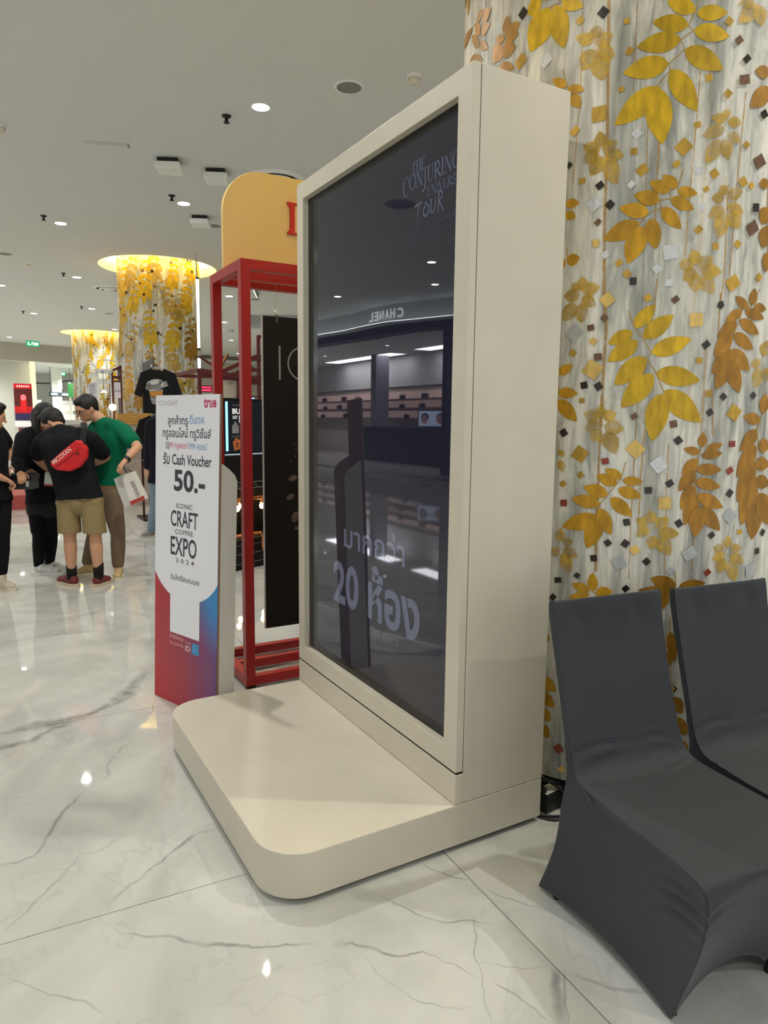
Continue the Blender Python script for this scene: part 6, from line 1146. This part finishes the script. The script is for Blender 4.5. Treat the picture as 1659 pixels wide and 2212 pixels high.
for x, y, lb in ((1.82, 6.24, 'round air diffuser behind the yellow sign'), (1.301, 14.72, 'round air diffuser left of the near column top'), (5.6, 20.3, 'round air diffuser seen through the red frame')):
    t = thing('air_diffuser', lb, 'vent', (x, y, CEIL), 'round air diffusers')
    for a, b_, z_ in ((.34, .27, 0), (.21, .16, -.02), (.12, .0, -.03)): MB().lathe([(a, z_ - .002), (a - .01, z_ - .022), (b_ if b_ else .0, z_ - .026)], (x, y, CEIL), 40).build('ring', M_TRIM, t, smooth=True)
    MB().lathe([(0, -.001), (.27, -.001)], (x, y, CEIL), 40).build('throat', M_DARK, t)
t = thing('ceiling_hatch', 'faint white access hatch on the ceiling at the upper left', 'hatch', (-.084, 6.18, CEIL)); HM = Matrix.Translation((-.05, 6.15, CEIL)) @ Matrix.Rotation(-.35, 4, 'Z')
MB().box(-.21, .21, -.035, .035, -.008, 0, HM).build('panel', mat('hatch_white', (204, 202, 196), .7), t); MB().box(.205, .213, -.035, .035, -.028, 0, HM).build('lip', mat('hatch_pink', (176, 160, 150), .7), t)
t = thing('ceiling_vent', 'dark round ceiling vent mirrored in the upper screen', 'vent', (-3.49, 6.3, CEIL)); MB().lathe([(.2, 0), (.19, -.012), (.14, -.014)], (-3.49, 6.3, CEIL), 32).build('rim', M_VENT, t); MB().lathe([(0, -.008), (.14, -.012)], (-3.49, 6.3, CEIL), 32).build('grille', M_DARK, t)
t = thing('track_light', 'grey ceiling track with a lit bar seen through the red frame', 'track light', (4.0, 12.9, CEIL)); bar_ = MB(); TMx = Matrix.Translation((4.05, 13.2, CEIL - .075)) @ Matrix.Rotation(1.15, 4, 'Z')
MB().box(-.55, .55, -.04, .04, .0, .07, TMx).build('housing', M_VENT, t); MB().box(-.5, .5, -.018, .018, -.006, .0, TMx).build('diffuser', mat('bar_lit', (240, 238, 230), .4, emit=(240, 238, 230), es=.8), t)

# ------------------------------------------------------------------ the store across the hall (seen mirrored in the screen)
fas = [(-6.9, 21), (-7.0, 18), (-7.19, 16.2), (-7.34, 15.2), (-7.33, 14.1), (-7.42, 13.06), (-7.73, 12.3), (-8.07, 11.4), (-8.5, 9.6), (-9.0, 7.0), (-9.4, 2), (-9.4, -8)]
M_FAS = mat('fascia_metal', (206, 210, 208), .4)
def vert_strip(name, pts, z0_, z1_, dx, m):
    b = MB(); vs = []
    for x, y in pts: vs += [(x, y, z0_), (x, y, z1_), (x - dx, y, z1_), (x - dx, y, z0_)]
    fs = []
    for i in range(len(pts) - 1):
        for q in range(4): fs.append((i * 4 + q, i * 4 + (q + 1) % 4, i * 4 + 4 + (q + 1) % 4, i * 4 + 4 + q))
    fs += [(0, 3, 2, 1), tuple(len(pts) * 4 - 4 + q for q in range(4))]
    return structure(b.add(vs, fs).build(name, m))
vert_strip('trim_4', fas, 3.86, CEIL + .02, .25, M_FAS); vert_strip('trim_5', [(x - .26, y) for x, y in fas], 3.66, CEIL + .02, .5, mat('soffit_dark', (58, 58, 62), .6))
structure(MB().box(-14, -8.55, -8, 33, 4.05, 4.2).build('ceiling.002', mat('store_ceiling', (214, 212, 212), .8))); structure(MB().box(-14, -13.5, -8, 33, 0, 4.05).build('wall_left', mat('store_wall', (196, 186, 176), .7)))
structure(MB().box(-14, -6.6, 32.5, 33, 0, 4.3).build('wall_left.001', M_WHITE))
vert_strip('trim_9', [(x + .20, y) for x, y in fas], 3.80, 3.83, .26, M_FAS); vert_strip('trim_10', [(x + .18, y) for x, y in fas], 3.832, 3.845, .03, E_('fascia_strip', (236, 244, 250), 18.0))
sl = thing('fascia_letters', 'white letters of the shop name on the curved grey fascia across the hall', 'sign', (-7.3, 13.4, 4.05))
cxs = [(12.86 + .23 * i, 'CHANEL'[i]) for i in range(6)]
def fx(y):
    for (xa, ya), (xb, yb) in zip(fas[:-1], fas[1:]):
        if yb <= y <= ya: return xa + (xb - xa) * (ya - y) / (ya - yb)
M_LET = mat('letter_white', (236, 236, 236), .4, emit=(236, 236, 240), es=3.2)
for y, ch in cxs:
    d = Vector((fx(y + .1) - fx(y - .1), .2, 0)).normalized(); text('letter', ch, M_LET, sl, (fx(y) + .012, y, 4.055), d, Zv, h=.22, w=.17, bold=.02)
structure(MB().box(-13.5, -13.42, 12, 31.5, 2.85, 4.05).build('trim_6', mat('store_panel', (224, 222, 224), .6)))
for i, z in enumerate((1.55, 1.95, 2.30)):
    t = thing('display_shelf', ['lowest lit shelf in the store across the hall', 'middle lit shelf in the store across the hall', 'top lit shelf in the store across the hall'][i], 'shelf', (-13.3, 22, z), 'lit shelves in the store'); MB().box(-13.5, -13.05, 14, 31, z, z + .04).build('board', mat('shelf_rose', (120, 96, 92), .5), t)
    structure(MB().box(-13.5, -13.46, 14, 31, z + .06, z + .33).build('trim_8', E_('shelf_lit', (214, 184, 176), 1.5)))
    for q in range(9):
        y = 15 + q * 1.75 + rnd.uniform(-.4, .4); h = rnd.uniform(.14, .26); hb_ = thing('handbag', 'small handbag on the %s store shelf, %s from its near end' % (('lowest', 'middle', 'top')[i], ORD[q]), 'handbag', (-13.25, y, z + .04), 'handbags on the store shelves')
        MB().box(-13.32, -13.18, y, y + h * 1.3, z + .04, z + .04 + h * .75).build('body', mat('bag_%d' % (q % 4), ((40, 30, 34), (120, 84, 70), (180, 150, 140), (60, 40, 50))[q % 4], .5), hb_, bevel=.02); MB().tube([(-13.25, y + h * .65 + h * .4 * math.cos(a), z + .04 + h * .75 + h * .3 * math.sin(a)) for a in [PI * i / 8 for i in range(9)]], .008, 5).build('handle', M_DARK, hb_)
ct = thing('store_counter', 'long dark counter in the store across the hall', 'counter', (-11.8, 18, 0)); MB().box(-12.1, -11.5, 15.0, 22.2, 0, 1.22).build('body', mat('counter_plum', (38, 28, 36), .4), ct); MB().box(-12.15, -11.45, 14.95, 22.25, 1.22, 1.27).build('top', mat('counter_top', (60, 50, 56), .25), ct)
tv = thing('store_screen', 'lit advertising screen showing two faces in the store', 'screen', (-11.6, 17.6, 1.27)); TM = Matrix.Translation((-11.62, 17.6, 1.29)) @ Matrix.Rotation(math.radians(35), 4, 'Z')
MB().box(-.46, .46, -.02, .03, 0, .56, TM).box(-.1, .1, -.08, .08, -.02, 0, TM).build('case', M_DARK, tv); MB().box(-.43, .43, -.024, -.021, .03, .53, TM).build('picture', E_('tv_sky', (186, 204, 236), 1.3), tv)
for x in (-.26, .24): MB().prism(ell(x, .26, .10, .15, 0)[:-1], TM @ Vector((0, -.025, 0)), TM.to_3x3() @ Vector((1, 0, 0)), Zv, TM.to_3x3() @ Vector((0, -.002, 0))).build('face', E_('tv_face', (150, 118, 112), .8), tv); MB().prism(ell(x - .02, .33, .13, .13, 0)[:-1] , TM @ Vector((0, -.0242, 0)), TM.to_3x3() @ Vector((1, 0, 0)), Zv, TM.to_3x3() @ Vector((0, -.0006, 0))).build('hair', mat('tv_hair', (40, 30, 34), .5), tv)
structure(MB().box(-12.9, -12.3, 22.6, 23.0, 0, 4.05).build('wall_left.002', mat('store_partition', (120, 118, 130), .5))); structure(MB().box(-13.4, -9.8, 14.2, 14.4, 0, 4.05).build('wall_left.003', mat('store_dark', (50, 46, 54), .5)))
for i, y in enumerate((15.6, 19.5, 24.5, 28.5)): downlight(-11.0, y, 'downlight inside the store across the hall, %s from its near end' % ORD[i], 'store downlights', 4.05, 420, .06)
for y in (9.0, 17.0, 24.5):  # unseen area lights, added so the store mirrors brightly in the screen
    t = thing('store_fill_panel', 'long unseen fill panel added to brighten the store across the hall', 'light panel', (-12.7, y, 4.05), 'added store fill panels'); MB().box(-13.1, -12.3, y - 3, y + 3, 4.035, 4.05).build('frame', M_TRIM, t)
    ld = bpy.data.lights.new('store_fill_light', 'AREA'); ld.shape = 'RECTANGLE'; ld.size = .7; ld.size_y = 5.8; ld.energy = STORE_FILL_W; ld.color = (.93, .95, 1.0); lo = bpy.data.objects.new('store_fill_light', ld); COL.objects.link(lo); lo.location = (-12.7, y, 4.03); hang(lo, t)
cr = MB(); cr_o = structure(vert_strip('trim_7', [(x - 1.2, y) for x, y in fas[:9]], 0.0, .006, .5, mat('floor_band', (54, 46, 54), .3)))
